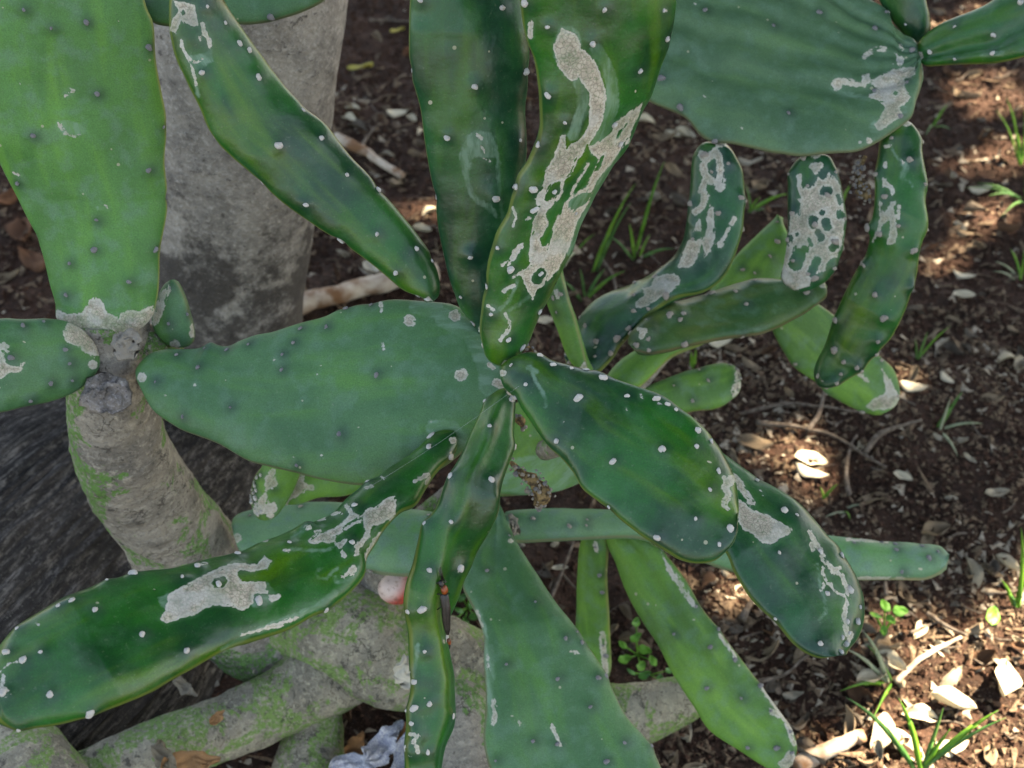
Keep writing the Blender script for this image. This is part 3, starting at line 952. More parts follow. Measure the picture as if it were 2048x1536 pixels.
# F the big scarred pad
F_L = f0(1012, 732, 985, 726, 967, 705, 961, 664, 966, 620, 974, 565, 982, 520, 995, 471, 1017, 430, 1026, 393, 1036, 362, 1057, 328, 1070, 290, 1082, 246, 1077, 164, 1070, 120, 1056, 85, 1047, 40, 1042, -20, 1060, -120, 1120, -190, 1180, -210)
F_R = f0(1012, 732, 1040, 703, 1057, 681, 1068, 654, 1085, 623, 1104, 585, 1118, 556, 1134, 524, 1147, 500, 1158, 461, 1183, 403, 1204, 362, 1228, 326, 1254, 297, 1267, 267, 1286, 222, 1306, 188, 1323, 130, 1338, 89, 1347, 45, 1350, -20, 1330, -120, 1260, -190, 1180, -210)
pad(CA, F_L, F_R, [1.055, 1.0, .95, .90, .87], [1.06, 1.03, .985, .93, .89], .0125, M_YOUNG, n=300, m=170, key='F', label='upright pad with a long winding corky tan scar', curl=-.003,
    ar=t4(1300, 160, 1568, 258, 1300, 560, 1405, 723, 1240, 845, 1218, 1113, 1005, 1453, 1345, 1125, 1165, 18, 1178, 235, 2012, 232, 1990, 65, 1700, 735, 1770, 868, 1475, 1255, 1110, 1095, 1227, 1232, 1640, 60, 1850, 420) +
    t5(1088, 118, 1267, 143, 937, 217, 970, 380, 1075, 527, 905, 553, 1080, 670, 1285, 378, 1163, 578),
    scars=[('P', t4(1385, 165, 1440, 185, 1480, 215, 1500, 280, 1560, 330, 1600, 400, 1645, 530, 1640, 640, 1620, 720, 1580, 790, 1520, 880, 1480, 940, 1450, 1010, 1400, 1060, 1385, 1150, 1340, 1190, 1290, 1250, 1310, 1310, 1260, 1400,
                     1290, 1521, 1300, 1620, 1200, 1630, 1195, 1521, 1200, 1400, 1215, 1300, 1245, 1215, 1228, 1170, 1265, 1110, 1290, 1000, 1340, 920, 1375, 800, 1405, 785, 1412, 850, 1490, 820, 1540, 740, 1550, 640, 1545, 540, 1490, 465, 1440, 480, 1400, 435,
                     1370, 400, 1345, 340, 1332, 260, 1360, 225)), ('HP', t4(1340, 1070, 1385, 1060, 1375, 1130, 1300, 1180, 1285, 1170, 1310, 1110)),
           ('P', t4(1860, 598, 1835, 680, 1790, 760, 1780, 830, 1720, 890, 1690, 940, 1620, 1020, 1580, 1080, 1550, 1180, 1500, 1250, 1465, 1330, 1440, 1420, 1400, 1521, 1340, 1600, 1300, 1540, 1300, 1440, 1330, 1380, 1345, 1290, 1400, 1185, 1480, 1120,
                     1530, 1095, 1570, 1000, 1600, 930, 1560, 900, 1540, 870, 1640, 800, 1680, 770, 1700, 720, 1780, 650)),
           ('HP', t4(1500, 1130, 1560, 1120, 1545, 1170, 1490, 1215, 1440, 1230, 1420, 1180)), ('HP', t4(1770, 720, 1730, 780, 1700, 830, 1720, 770)),
           ('HP', t4(1640, 900, 1600, 1000, 1580, 1000, 1610, 920)),
           ('P', t5(1195, -20, 1300, -20, 1345, 50, 1400, -10, 1370, 110, 1300, 190, 1250, 230, 1215, 290, 1190, 250, 1165, 200, 1150, 150, 1090, 165, 1110, 145, 1180, 100, 1215, 60)),
           ('H', t5(1240, 170, 1262, 140), 11), ('S', t5(1095, 50, 1115, 10, 1140, -20), 5), ('S', t5(1040, 90, 1075, 75), 4), ('S', t5(1048, 240, 1080, 215, 1110, 205), 3),
           ('S', t5(1025, 528, 1050, 495, 1080, 460), 3.6), ('S', t5(1055, 375, 1078, 420, 1080, 440), 3), ('S', t5(955, 330, 990, 350), 2.5),
           ('S', t4(1205, 125, 1200, 210), 4), ('S', t4(1105, 1510, 1130, 1460, 1150, 1435), 4.5), ('S', t4(1100, 1215, 1118, 1270, 1100, 1320), 2), ('S', t4(1175, 1280, 1200, 1275), 2),
           ('S', t4(1440, 1130, 1540, 960), 1.8), ('S', t4(1990, 62), 3)],
    films=[('P', t4(1380, 150, 1450, 150, 1490, 190, 1500, 270, 1440, 300, 1380, 400, 1335, 330, 1340, 250)), ('S', t4(1480, 480, 1510, 560, 1500, 660, 1450, 790), 11),
           ('S', t4(1590, 290, 1650, 380, 1680, 500, 1680, 620, 1640, 740, 1580, 880), 12), ('P', t4(1400, 1180, 1560, 1060, 1640, 900, 1780, 700, 1700, 1000, 1520, 1300, 1430, 1500, 1350, 1450)),
           ('S', t5(1130, 180, 1080, 290, 1020, 350), 3), ('S', t5(1210, 260, 1130, 320, 1080, 350), 3)])

# I right of centre
pad(CA, f0(1004, 745, 1012, 730, 1030, 716, 1053, 707, 1081, 705, 1104, 719, 1135, 728, 1173, 736, 1204, 744, 1238, 762, 1282, 777, 1316, 788, 1347, 806, 1388, 840, 1420, 872, 1446, 912, 1466, 957, 1475, 1011, 1476, 1045),
    f0(1004, 745, 1010, 775, 1020, 788, 1036, 808, 1060, 842, 1091, 888, 1122, 916, 1146, 944, 1165, 977, 1197, 1004, 1219, 1021, 1258, 1052, 1300, 1083, 1337, 1106, 1362, 1120, 1391, 1127, 1428, 1122, 1455, 1102, 1470, 1078, 1476, 1045),
    [1.045, 1.01, .985, .98], [1.04, .985, .95, .955], .011, M_YOUNG, n=240, m=120, key='I', label='smooth oval pad reaching down to the right', rimw=1.8,
    ar=t5(1083, 670, 1337, 665, 1262, 594, 1440, 658, 1530, 688, 1633, 708, 1172, 785, 1105, 870, 1480, 865, 1768, 850, 1350, 1117, 1975, 1167, 1683, 1235, 1590, 1478, 1655, 1508, 1290, 1148, 1940, 828) +
    r4(145, 868, 97, 840, 68, 1093, 257, 1073, 342, 1045, 332, 1310, 378, 1208, 300, 955) + r5(252, 58, 37, 165, 443, 112, 380, 198, 215, 308, 392, 280, 484, 118, 430, 312),
    scars=[('P', r4(430, 1235, 470, 1225, 470, 1270, 440, 1300, 450, 1350, 420, 1400, 385, 1390, 410, 1340, 390, 1300, 405, 1260)), ('S', r4(400, 1400, 430, 1424), 3), ('S', r4(408, 1245), 4),
           ('S', n7(1065, 1190, 1068, 1230), 1.3), ('S', n7(925, 1335, 938, 1362), 1.2), ('S', n7(330, 1465), 1.8), ('S', t5(1950, 895, 2010, 900), 1.0)],
    films=[('S', t5(1200, 680, 1230, 760, 1265, 820, 1290, 870, 1292, 915), 2.8), ('S', t5(1190, 690, 1240, 710), 4)])
# G pad hanging down in the centre
pad(CA, f0(1022, 782, 1003, 779, 985, 788, 971, 806, 951, 842, 937, 873, 923, 907, 906, 937, 889, 968, 876, 1007, 862, 1030, 845, 1052, 835, 1095, 828, 1129, 817, 1163, 811, 1197, 814, 1228, 821, 1269, 824, 1317, 828, 1354, 821, 1389, 817, 1443, 816, 1500, 822, 1570, 850, 1625),
    f0(1022, 782, 1030, 808, 1030, 835, 1028, 869, 1024, 910, 1010, 951, 1001, 985, 997, 1023, 979, 1060, 954, 1100, 940, 1132, 925, 1160, 908, 1200, 893, 1238, 888, 1276, 896, 1306, 903, 1351, 904, 1400, 903, 1447, 888, 1488, 880, 1530, 870, 1590, 850, 1625),
    [1.055, 1.02, 1.01, 1.02, 1.02], [1.05, 1.02, 1.045, 1.05, 1.04], .0115, M_YOUNG, n=260, m=110, key='G', label='narrow twisted pad hanging down with a beetle on it',
    ridge=[([-.1, -.35, -.5, 0, 0], .42, .006)],
    ar=t5(963, 1033, 740, 1325, 970, 1345, 935, 885, 1102, 1150, 1090, 875) + t6(740, 80, 612, 362, 567, 593, 490, 603, 455, 533, 583, 838, 700, 758, 527, 1017, 512, 960, 608, 1143, 522, 1172, 487, 1185, 510, 1258, 790, 348, 740, 1215, 600, 1427, 563, 1332, 523, 1330, 525, 1372, 530, 1415, 505, 1440, 487, 1405, 588, 92),
    scars=[('S', t6(500, 1325, 545, 1335), 4), ('S', t6(515, 1370, 530, 1350), 4), ('S', t6(535, 1400, 545, 1425), 4), ('S', t6(785, 370, 795, 340), 2.5), ('S', t6(700, 780), 3)],
    films=[('S', t6(540, 800, 535, 880, 520, 980), 3)])
# H the long pad to the lower left
pad(CA, f0(906, 880, 893, 868, 872, 869, 852, 886, 814, 914, 780, 934, 753, 955, 725, 975, 694, 999, 665, 1028, 632, 1042, 598, 1054, 554, 1074, 513, 1088, 472, 1107, 427, 1115, 390, 1125, 342, 1137, 290, 1141, 239, 1153, 188, 1170, 137, 1190, 85, 1218, 44, 1245, 12, 1274, -12, 1310, -28, 1350, -20, 1400),
    f0(906, 880, 914, 893, 897, 914, 872, 941, 852, 972, 831, 1006, 800, 1022, 770, 1052, 749, 1084, 733, 1110, 728, 1146, 701, 1180, 670, 1205, 632, 1224, 581, 1252, 530, 1269, 485, 1283, 437, 1303, 386, 1334, 342, 1358, 290, 1388, 239, 1409, 191, 1426, 137, 1443, 85, 1452, 34, 1455, 2, 1440, -20, 1400),
    [1.09, 1.03, .96, .90, .87], [1.075, 1.0, .93, .87, .85], .0125, M_YOUNG, n=300, m=170, key='H', label='longest pad, corky scarred, reaching to the lower left', curl=-.003,
    ar=t3(1693, 208, 1390, 275, 1155, 307, 1065, 410, 1275, 450, 780, 390, 345, 580, 553, 603, 1512, 548, 828, 742, 1088, 837, 105, 712, 42, 848, 137, 895, 241, 847, 292, 1092, 525, 1200, 110, 1287, 1797, 112, 1803, 78, 1903, 590, 408, 497, 885, 1090, 1410, 812, 20, 1085, 628, 432) +
    t5(608, 1157, 730, 1207, 252, 1362, 173, 1500, 618, 1085) + t6(157, 207) + h2(805, 835),
    scars=[('P', t3(930, 655, 965, 600, 975, 560, 985, 500, 1040, 470, 1100, 440, 1180, 400, 1270, 350, 1380, 318, 1500, 330, 1545, 282, 1590, 310, 1560, 355, 1480, 372, 1400, 385, 1410, 430, 1550, 430, 1572, 485, 1560, 500, 1490, 500, 1480, 560, 1460, 580, 1420, 600, 1340, 580, 1250, 565, 1200, 590, 1130, 630, 1040, 650, 975, 672)),
           ('H', t3(1270, 440, 1300, 430), 10), ('HP', t3(1400, 360, 1500, 375, 1530, 410, 1440, 425, 1390, 395)),
           ('P', h2(790, 1040, 850, 980, 960, 950, 1010, 920, 1080, 900, 1130, 860, 1200, 800, 1240, 740, 1350, 770, 1400, 700, 1470, 690, 1540, 650, 1600, 590, 1690, 570, 1710, 660, 1690, 760, 1600, 830, 1480, 880, 1440, 900, 1440, 1000, 1410, 1010, 1380, 900, 1370, 780, 1300, 800, 1200, 850, 1150, 900, 1150, 940, 1080, 1000, 1080, 1040, 1020, 1060, 960, 1040, 850, 1070)),
           ('P', h2(1070, 1060, 1130, 1040, 1150, 1000, 1200, 1020, 1170, 1070, 1160, 1130, 1200, 1180, 1190, 1230, 1140, 1190, 1110, 1110)),
           ('S', h2(1400, 960, 1380, 1020, 1300, 1100, 1290, 1160), 5), ('S', h2(1550, 970, 1490, 1030, 1430, 1120, 1400, 1210), 5), ('S', h2(1160, 1400, 1210, 1370, 1260, 1310), 5), ('S', h2(1230, 1390, 1280, 1330), 4),
           ('S', h2(1660, 810, 1740, 820), 6), ('S', h2(1890, 420, 1960, 390, 2030, 350), 3.5), ('S', h2(2010, 440, 2040, 390), 3), ('S', h2(1190, 680, 1240, 740), 4), ('S', h2(1050, 755, 1130, 745), 3),
           ('S', h2(780, 895, 810, 895), 4), ('S', h2(910, 815, 970, 805), 3), ('S', h2(870, 945, 930, 930), 3), ('S', h2(565, 1135, 600, 1140), 3), ('S', h2(1395, 490, 1450, 475), 3), ('S', h2(320, 1020, 375, 1030), 3),
           ('S', h2(1550, 380, 1585, 400), 2), ('S', h2(1175, 910, 1260, 860, 1330, 825), 2),
           ('S', t3(1420, 745, 1600, 690, 1740, 640), 3), ('S', t3(1560, 700, 1650, 680), 5), ('S', t3(1170, 330, 1210, 320), 2), ('S', t3(1590, 530, 1625, 520), 6),
           ('S', t3(20, 985, 10, 1050, 60, 1080), 3.4), ('S', t3(0, 1090, 25, 1095), 4.5), ('S', t3(0, 960, 50, 910, 100, 900), 1.6), ('S', t3(210, 670, 228, 688), 2), ('S', t3(440, 817), 2.2)],
    films=[('S', t3(1310, 830, 1450, 745, 1600, 680, 1750, 625, 1850, 580, 1960, 500), 6), ('P', t3(930, 520, 1000, 490, 980, 600, 930, 560)), ('S', t3(1700, 240, 1850, 250), 3), ('S', h2(640, 1000, 740, 950), 4),
           ('S', h2(930, 1310, 880, 1360, 900, 1410, 990, 1420, 1040, 1360, 1100, 1310), 2.2), ('S', h2(1080, 1390, 1080, 1450, 1150, 1460, 1290, 1380, 1330, 1300), 2.5), ('S', h2(790, 1130, 1000, 1130, 1080, 1080), 2),
           ('P', t3(1400, 470, 1560, 430, 1620, 500, 1600, 560, 1480, 590))])
# J behind I
pad(CA, f0(1330, 870, 1380, 860, 1440, 905, 1500, 948, 1560, 985, 1600, 1013, 1634, 1046, 1657, 1074, 1680, 1096, 1698, 1129, 1713, 1162, 1725, 1199, 1725, 1232, 1717, 1262, 1702, 1286, 1672, 1312),
    f0(1330, 870, 1320, 930, 1370, 1000, 1420, 1060, 1455, 1108, 1470, 1142, 1497, 1188, 1526, 1221, 1556, 1250, 1585, 1286, 1612, 1306, 1642, 1316, 1672, 1312),
    [1.14, 1.10, 1.08], [1.12, 1.07, 1.05], .011, M_YOUNGB, n=240, m=140, key='J', label='dark oval pad with branching vein-like scar, lower right',
    ar=r5(808, 33, 938, 235, 1058, 253, 712, 243, 973, 466, 1102, 447, 1160, 542, 1087, 618, 1143, 620, 1060, 708, 935, 740, 684, 610, 1000, 815, 1053, 785, 960, 828, 790, 763, 1080, 745, 1100, 685, 605, 573, 740, 10) + r4(590, 1253),
    scars=[('P', r5(455, -40, 480, -60, 560, 10, 640, 35, 720, 80, 780, 110, 775, 140, 720, 160, 690, 190, 650, 203, 600, 180, 560, 140, 510, 120, 485, 70)),
           ('S', r5(875, 130, 900, 180, 935, 230, 950, 290, 1010, 340, 1050, 370, 1080, 440, 1082, 500, 1068, 560, 1065, 620, 1078, 690), 4.2),
           ('S', r5(1000, 350, 1035, 330), 4), ('S', r5(1065, 480, 1010, 462, 985, 415, 955, 412, 938, 450), 3), ('S', r5(955, 300, 945, 350, 962, 400), 2.6), ('S', r5(885, 190, 892, 225), 4),
           ('S', r5(1105, 690, 1090, 730, 1070, 750), 4), ('P', r4(440, 1200, 480, 1230, 520, 1290, 570, 1370, 580, 1400, 540, 1385, 500, 1330, 450, 1280)), ('S', r4(600, 1320, 620, 1345), 2)],
    films=[('S', r5(915, 310, 932, 420, 955, 500, 965, 570, 930, 610), 2.4)])

# left pads
pad(CA, f0(188, 730, 184, 690, 168, 665, 140, 646, 105, 638, 40, 638, 0, 637, -70, 650, -150, 690, -175, 740), f0(188, 730, 178, 757, 150, 784, 103, 803, 51, 813, 0, 825, -70, 825, -140, 800, -175, 740),
    [1.17, 1.12, 1.08], [1.165, 1.11, 1.07], .014, M_OLD, ark='d', arr=.0022, label='pad at the left edge with a cracked pale scar', key='DD',
    ar=t2(255, 425, 380, 583, 293, 780, 420, 763, 130, 445, 60, 632, 405, 665, 175, 880),
    scars=[('P', t2(-40, 545, 30, 538, 62, 570, 50, 605, 20, 625, 40, 665, 100, 680, 150, 645, 148, 670, 130, 712, 60, 720, 20, 745, -40, 775)), ('H', t2(60, 632), 5), ('H', t2(20, 600), 4),
           ('P', t2(400, 420, 560, 500, 600, 620, 540, 620, 490, 600, 470, 570, 380, 540, 370, 470))])
pad(CA, f0(350, 692, 318, 668, 305, 650, 306, 628, 318, 590, 330, 568, 344, 559), f0(350, 692, 380, 690, 390, 672, 386, 645, 374, 605, 358, 572, 344, 559),
    [1.205, 1.18], [1.20, 1.175], .012, M_OLD, n=70, m=40, ark='d', arr=.0018, label='small cone-shaped pad bud beside the wide pad', ar=t2(993, 222, 983, 432, 1100, 375),
    scars=[('P', t2(940, 250, 990, 200, 1000, 230, 970, 300, 950, 380, 920, 440, 890, 440, 900, 350)), ('S', t2(1130, 430, 1120, 500), 4)])
# small scarred pad below D
pad(CA, f0(540, 1030, 512, 1032, 500, 1010, 498, 985, 506, 955, 525, 930, 545, 900, 580, 880), f0(540, 1030, 565, 1015, 585, 985, 600, 950, 605, 915, 580, 880), [1.30, 1.26], [1.30, 1.25], .012, M_BACK, n=80, m=44, ark='w', arr=.0022,
    label='small pad covered in cream corky scar, under the central pad', ar=h2(430, 500, 262, 380, 240, 470, 205, 510, 195, 580, 205, 640, 235, 715, 225, 545, 250, 600, 230, 430, 300, 360, 210, 610, 270, 770, 320, 740, 250, 660, 255, 520),
    scars=[('P', h2(420, 280, 470, 290, 460, 380, 490, 440, 480, 480, 400, 500, 370, 530, 390, 580, 400, 650, 470, 620, 490, 690, 470, 740, 340, 770, 230, 760, 260, 650, 330, 560, 360, 480, 350, 400))])
pad(CA, f0(560, 1010, 590, 960, 600, 925, 650, 900, 720, 905, 780, 950), f0(560, 1010, 600, 1008, 640, 995, 690, 992, 740, 975, 780, 950), [1.31, 1.28], [1.31, 1.27], .012, M_BACK, n=80, m=44, ark='t',
    scars=[('P', h2(650, 350, 770, 350, 760, 440, 870, 470, 860, 510, 780, 520, 700, 570, 640, 600, 570, 640, 600, 560, 630, 470))])
# low arms
pad(CA, f0(470, 1075, 478, 1040, 520, 1022, 600, 1008, 700, 1010, 800, 1018, 900, 1030, 980, 1030, 1020, 1050), f0(470, 1075, 490, 1115, 560, 1128, 640, 1135, 732, 1143, 821, 1150, 900, 1130, 980, 1095, 1020, 1050),
    [1.40, 1.37, 1.34], [1.36, 1.33, 1.31], .022, M_GREY, n=110, m=50, ark='t', auto=5, label='greyish green horizontal arm behind the long lower left pad')
pad(CA, f0(1008, 1050, 1012, 1026, 1077, 1020, 1197, 1021, 1260, 1025, 1330, 1040, 1380, 1060), f0(1008, 1050, 1020, 1080, 1100, 1081, 1163, 1077, 1258, 1074, 1330, 1085, 1380, 1060),
    [1.37, 1.38, 1.39], [1.35, 1.36, 1.37], .020, M_GREY, n=110, m=50, ark='t', ar=t6(1533, 66, 1430, 103, 1215, 58, 1530, 100, 1100, 60), label='rounded pale green arm crossing behind the right pads')
knob(1018, 1052, 1.345, 24, M_WOOD, 'joint', .4, 9)
pad(CA, f0(1340, 1080, 1400, 1050, 1500, 1060, 1600, 1068, 1658, 1073, 1720, 1080, 1793, 1085, 1866, 1092, 1886, 1104, 1896, 1122), f0(1340, 1080, 1400, 1120, 1500, 1150, 1600, 1158, 1716, 1159, 1775, 1159, 1848, 1157, 1884, 1140, 1896, 1122),
    [1.40, 1.41, 1.42], [1.38, 1.39, 1.40], .021, M_GREY, n=110, m=50, ark='d', ar=r5(1118, 185, 1345, 190, 1490, 200, 1580, 235, 1350, 225, 1530, 270, 1270, 180, 1380, 350), label='pale pad end sticking out to the right behind the dark oval pad',
    scars=[('S', r5(1130, 385, 1420, 385), 3), ('S', r5(1080, 170, 1300, 182), 3)])
pad(CA, f0(1185, 1060, 1162, 1085, 1157, 1150, 1155, 1210, 1152, 1270, 1158, 1340, 1180, 1410), f0(1185, 1060, 1212, 1085, 1212, 1153, 1216, 1220, 1219, 1290, 1218, 1350, 1180, 1410), [1.41, 1.46, 1.52], [1.39, 1.44, 1.50], .013, M_BACK, n=80, m=40, ark='d', auto=0,
    ar=t6(1585, 225, 1620, 490, 1605, 390, 1625, 800, 1640, 980, 1640, 860), label='narrow pad seen edge-on hanging below the arm', scars=[('S', t6(1625, 740, 1630, 820, 1640, 960), 6), ('S', t6(1580, 210, 1590, 250), 4)])
pad(CA, f0(1245, 1050, 1212, 1070, 1231, 1125, 1251, 1180, 1282, 1238, 1316, 1289, 1347, 1350, 1391, 1418, 1420, 1461, 1480, 1502, 1530, 1534, 1562, 1545, 1585, 1530), f0(1245, 1050, 1300, 1083, 1337, 1115, 1373, 1162, 1402, 1213, 1439, 1261, 1483, 1319, 1519, 1367, 1556, 1418, 1581, 1454, 1594, 1494, 1585, 1530),
    [1.41, 1.38, 1.36], [1.39, 1.37, 1.36], .011, M_BACK, n=130, m=56, ark='d', arr=.0026, label='long streaked yellow-green pad hanging towards the bottom right',
    ar=r5(250, 540, 370, 665, 463, 830, 500, 1040, 310, 985, 600, 975, 660, 1110, 765, 1225, 690, 1315, 535, 1310, 775, 1340, 130, 690, 330, 760, 60, 230), ridge=[(.1, .25, -.004)],
    scars=[('P', r5(60, 240, 90, 290, 160, 380, 250, 520, 260, 560, 220, 530, 150, 430, 90, 340)), ('S', r5(380, 690, 470, 820), 3), ('S', r5(620, 990, 740, 1150, 790, 1290), 5), ('P', r5(640, 1090, 700, 1110, 730, 1160, 650, 1130)), ('P', r5(700, 1400, 760, 1330, 800, 1350, 790, 1440, 720, 1450))])
# big pad at the bottom
pad(CA, f0(975, 990, 985, 1020, 978, 1060, 954, 1100, 938, 1130, 928, 1160, 926, 1180, 942, 1210, 957, 1240, 968, 1276, 967, 1324, 971, 1375, 971, 1426, 967, 1480, 981, 1540, 1020, 1620, 1120, 1700, 1200, 1710),
    f0(975, 990, 1000, 1010, 1019, 1054, 1043, 1101, 1077, 1153, 1111, 1207, 1145, 1248, 1173, 1289, 1204, 1334, 1226, 1380, 1251, 1430, 1292, 1477, 1320, 1529, 1340, 1590, 1310, 1670, 1200, 1710),
    [1.33, 1.24, 1.20, 1.16], [1.33, 1.25, 1.22, 1.18], .0125, M_OLD, n=170, m=70, key='AA', ark='d', arr=.0021, label='big dull green pad with a greyed left edge at the bottom centre', rimw=2, ridge=[(-.25, .3, -.004)],
    ar=t6(1230, 553, 945, 370, 1405, 763, 1470, 727, 1360, 1000, 1595, 995, 1060, 915, 1750, 1375, 1645, 1485, 1215, 1365, 1550, 1165, 1000, 1480, 1360, 1380, 1500, 790, 1075, 165, 1905, 1395, 1640, 985, 870, 170),
    scars=[('S', t6(885, 600, 925, 700), 2.0), ('S', t6(985, 1130, 1000, 1200, 985, 1260), 5), ('S', t6(950, 860, 960, 960), 2), ('S', t6(1120, 1240, 1140, 1265), 3), ('S', t6(1325, 1275, 1350, 1340, 1375, 1400), 4.5), ('S', t6(1085, 195), 4), ('S', t6(1440, 838, 1480, 850), 3)],
    films=[('S', t6(890, 600, 930, 700, 950, 900, 965, 1100, 980, 1260), 5), ('S', t6(960, 820, 975, 1000), 8)])
# yellow-green pads further back
pad(CA, f0(1225, 790, 1212, 760, 1240, 722, 1290, 692, 1370, 635, 1430, 570, 1470, 515, 1520, 465, 1560, 432), f0(1225, 790, 1280, 772, 1345, 712, 1420, 680, 1500, 630, 1560, 560, 1585, 500, 1560, 432),
    [1.42, 1.46, 1.50], [1.41, 1.45, 1.49], .012, M_BACK, n=100, m=48, ark='t', ar=r3(470, 915, 410, 1230, 690, 1090, 270, 1380, 160, 1350, 475, 1095) + r4(660, 40), label='yellow-green pad rising behind the bent scarred pads')
pad(CA, f0(1490, 555, 1520, 590, 1545, 661, 1570, 708, 1592, 737, 1629, 763, 1658, 789, 1702, 814, 1738, 826, 1765, 828), f0(1490, 555, 1519, 536, 1556, 556, 1610, 590, 1669, 631, 1712, 668, 1753, 708, 1786, 737, 1799, 775, 1793, 807, 1765, 828),
    [1.53, 1.56, 1.58], [1.52, 1.54, 1.57], .011, M_BACK, n=100, m=48, ark='t', auto=5, label='light green pad with a blotched grey tip at right',
    scars=[('P', r4(1260, 640, 1310, 700, 1345, 760, 1365, 820, 1330, 870, 1230, 880, 1180, 860, 1220, 820, 1290, 780, 1280, 700)), ('S', r4(1150, 680, 1190, 720), 4)])
pad(CA, f0(1230, 830, 1260, 790, 1337, 756, 1391, 737, 1446, 726, 1470, 733, 1482, 752), f0(1230, 830, 1300, 845, 1384, 823, 1430, 818, 1461, 803, 1480, 782, 1482, 752), [1.47, 1.50], [1.46, 1.49], .012, M_BACK, n=80, m=44, ark='t', arr=.0022,
    ar=r4(130, 740, 320, 712, 232, 825, 270, 650, 440, 620, 483, 650, 490, 680, 470, 720, 495, 700, 460, 745, 480, 760, 455, 790, 500, 655, 435, 835, 470, 680), label='short pad with a warty corky tip behind the right pads',
    scars=[('P', r4(460, 640, 500, 660, 500, 770, 450, 810, 440, 760, 470, 720))])
pad(CA, f0(1175, 745, 1140, 712, 1120, 660, 1098, 610, 1085, 560, 1112, 520), f0(1175, 745, 1158, 670, 1150, 640, 1138, 605, 1128, 570, 1112, 520), [1.33, 1.34], [1.31, 1.32], .010, M_BACK, n=70, m=40, ark='t', ar=n7(245, 410, 290, 230, 215, 270),
    scars=[('S', n7(250, 200, 265, 260), 4)])
pad(CA, f0(960, 985, 985, 900, 1010, 830, 1060, 790, 1130, 790), f0(960, 985, 1050, 990, 1130, 978, 1200, 940, 1230, 880, 1190, 820, 1130, 790), [1.40, 1.36, 1.34], [1.37, 1.34, 1.32], .013, M_BACK, n=90, m=48, ark='t', ar=n7(0, 0),
    label='pad showing bright green behind the centre joint',
    films=[('P', f0(990, 955, 1020, 918, 1100, 905, 1180, 890, 1240, 960, 1100, 1010, 980, 1010))])
# hidden joint stems that carry the rear pads
stem(CA, 'stem', [(1080, 960, 1.40), (1180, 880, 1.44), (1250, 800, 1.47), (1330, 700, 1.50), (1460, 580, 1.55)], [26, 24, 22, 20, 16], M_WOOD, 50, 20, .05, seed=61)
stem(CA, 'stem', [(1090, 900, 1.33), (1180, 880, 1.22), (1300, 890, 1.16), (1360, 905, 1.135)], [20, 18, 16, 14], M_WOOD, 40, 20, .05, seed=62)

# ------------------------------------------------------------------ second cactus: the branch with the big pad, top right
kb = ground_at(1120, 470)
CB = empty('prickly_pear_cactus', (kb[0], kb[1], 0), cat='cactus', label='prickly pear cactus at the upper right, narrow pads hanging from its very large pad')
g0 = ground_at(1105, 430)
pt = P(1190, 20, 1.38)
t_ = np.linspace(0, 1, 40)[:, None]
tube(CB, 'stem', g0 * (1 - t_) + pt * t_ + np.sin(t_ * 3.14) * np.array([.02, .05, 0]), np.linspace(.032, .022, 40), M_WOOD, 28, .06, bv=True)
pad(CB, f0(1190, 30, 1215, 100, 1250, 165, 1300, 203, 1337, 219, 1373, 237, 1402, 270, 1424, 281, 1464, 287, 1505, 296, 1556, 305, 1599, 310, 1650, 308, 1709, 305, 1745, 290, 1780, 268, 1805, 250, 1824, 232, 1832, 204, 1841, 172, 1843, 130),
    f0(1190, 30, 1200, -60, 1270, -130, 1380, -170, 1500, -160, 1620, -90, 1690, -35, 1737, -2, 1771, 22, 1782, 47, 1804, 69, 1832, 86, 1843, 130),
    [1.36, 1.31, 1.29, 1.30], [1.40, 1.38, 1.36, 1.32], .014, M_OLDK, n=260, m=150, key='K', ark='d', arr=.0030, label='very large broad pad with faint ribs, top right', sp=.8, ridge=[([-.5, -.45, -.3], .09, -.0045), ([-.2, -.15, -.1], .08, -.004), ([.1, .12, .1], .09, -.0045), ([.45, .42, .3], .08, -.004), ([.7, .68, .5], .07, -.005)],
    ar=r1(675, 143, 925, 70, 1230, 157, 758, 620, 1435, 272, 165, 588, 1410, 455, 1228, 500, 60, 430, 1370, 635, 300, 60, 1290, 70, 355, 770),
    scars=[('P', r1(1010, 430, 1060, 425, 1110, 430, 1150, 455, 1165, 410, 1200, 400, 1210, 440, 1260, 415, 1310, 390, 1390, 370, 1450, 365, 1450, 420, 1400, 440, 1395, 480, 1430, 530, 1400, 570, 1370, 590, 1390, 630, 1340, 660, 1290, 700, 1250, 715, 1230, 680, 1270, 620, 1285, 590, 1250, 550, 1180, 530, 1210, 510, 1170, 470, 1130, 480, 1060, 460, 1030, 500, 985, 480)),
           ('H', r1(1205, 485), 10), ('H', r1(1345, 510), 4), ('H', r1(1425, 455), 9), ('S', r1(1172, 310, 1200, 290, 1230, 268, 1285, 268), 4.5), ('S', r1(1370, 330), 8), ('S', r1(1370, 250, 1380, 270), 3), ('S', r1(1350, 290), 3), ('S', r1(500, 700), 3), ('S', r1(1200, 770), 6), ('S', r1(1150, 778), 3),
           ('S', r1(298, 530), 3), ('S', r1(245, 10, 250, 30), 1.5), ('S', r1(1330, 355), 2.5)],
    films=[('S', r1(990, 490, 1060, 515, 1200, 540), 4), ('S', r1(1230, 700, 1380, 600), 10)])
pad(CB, f0(1836, 100, 1800, 60, 1765, 15, 1745, -50, 1760, -120, 1810, -140), f0(1836, 100, 1860, 62, 1859, 30, 1852, -5, 1850, -70, 1810, -140), [1.36, 1.32], [1.35, 1.31], .011, M_YOUNGB, n=90, m=48, ar=r1(1398, 135, 1300, 70), label='dark pad cut off by the top edge')
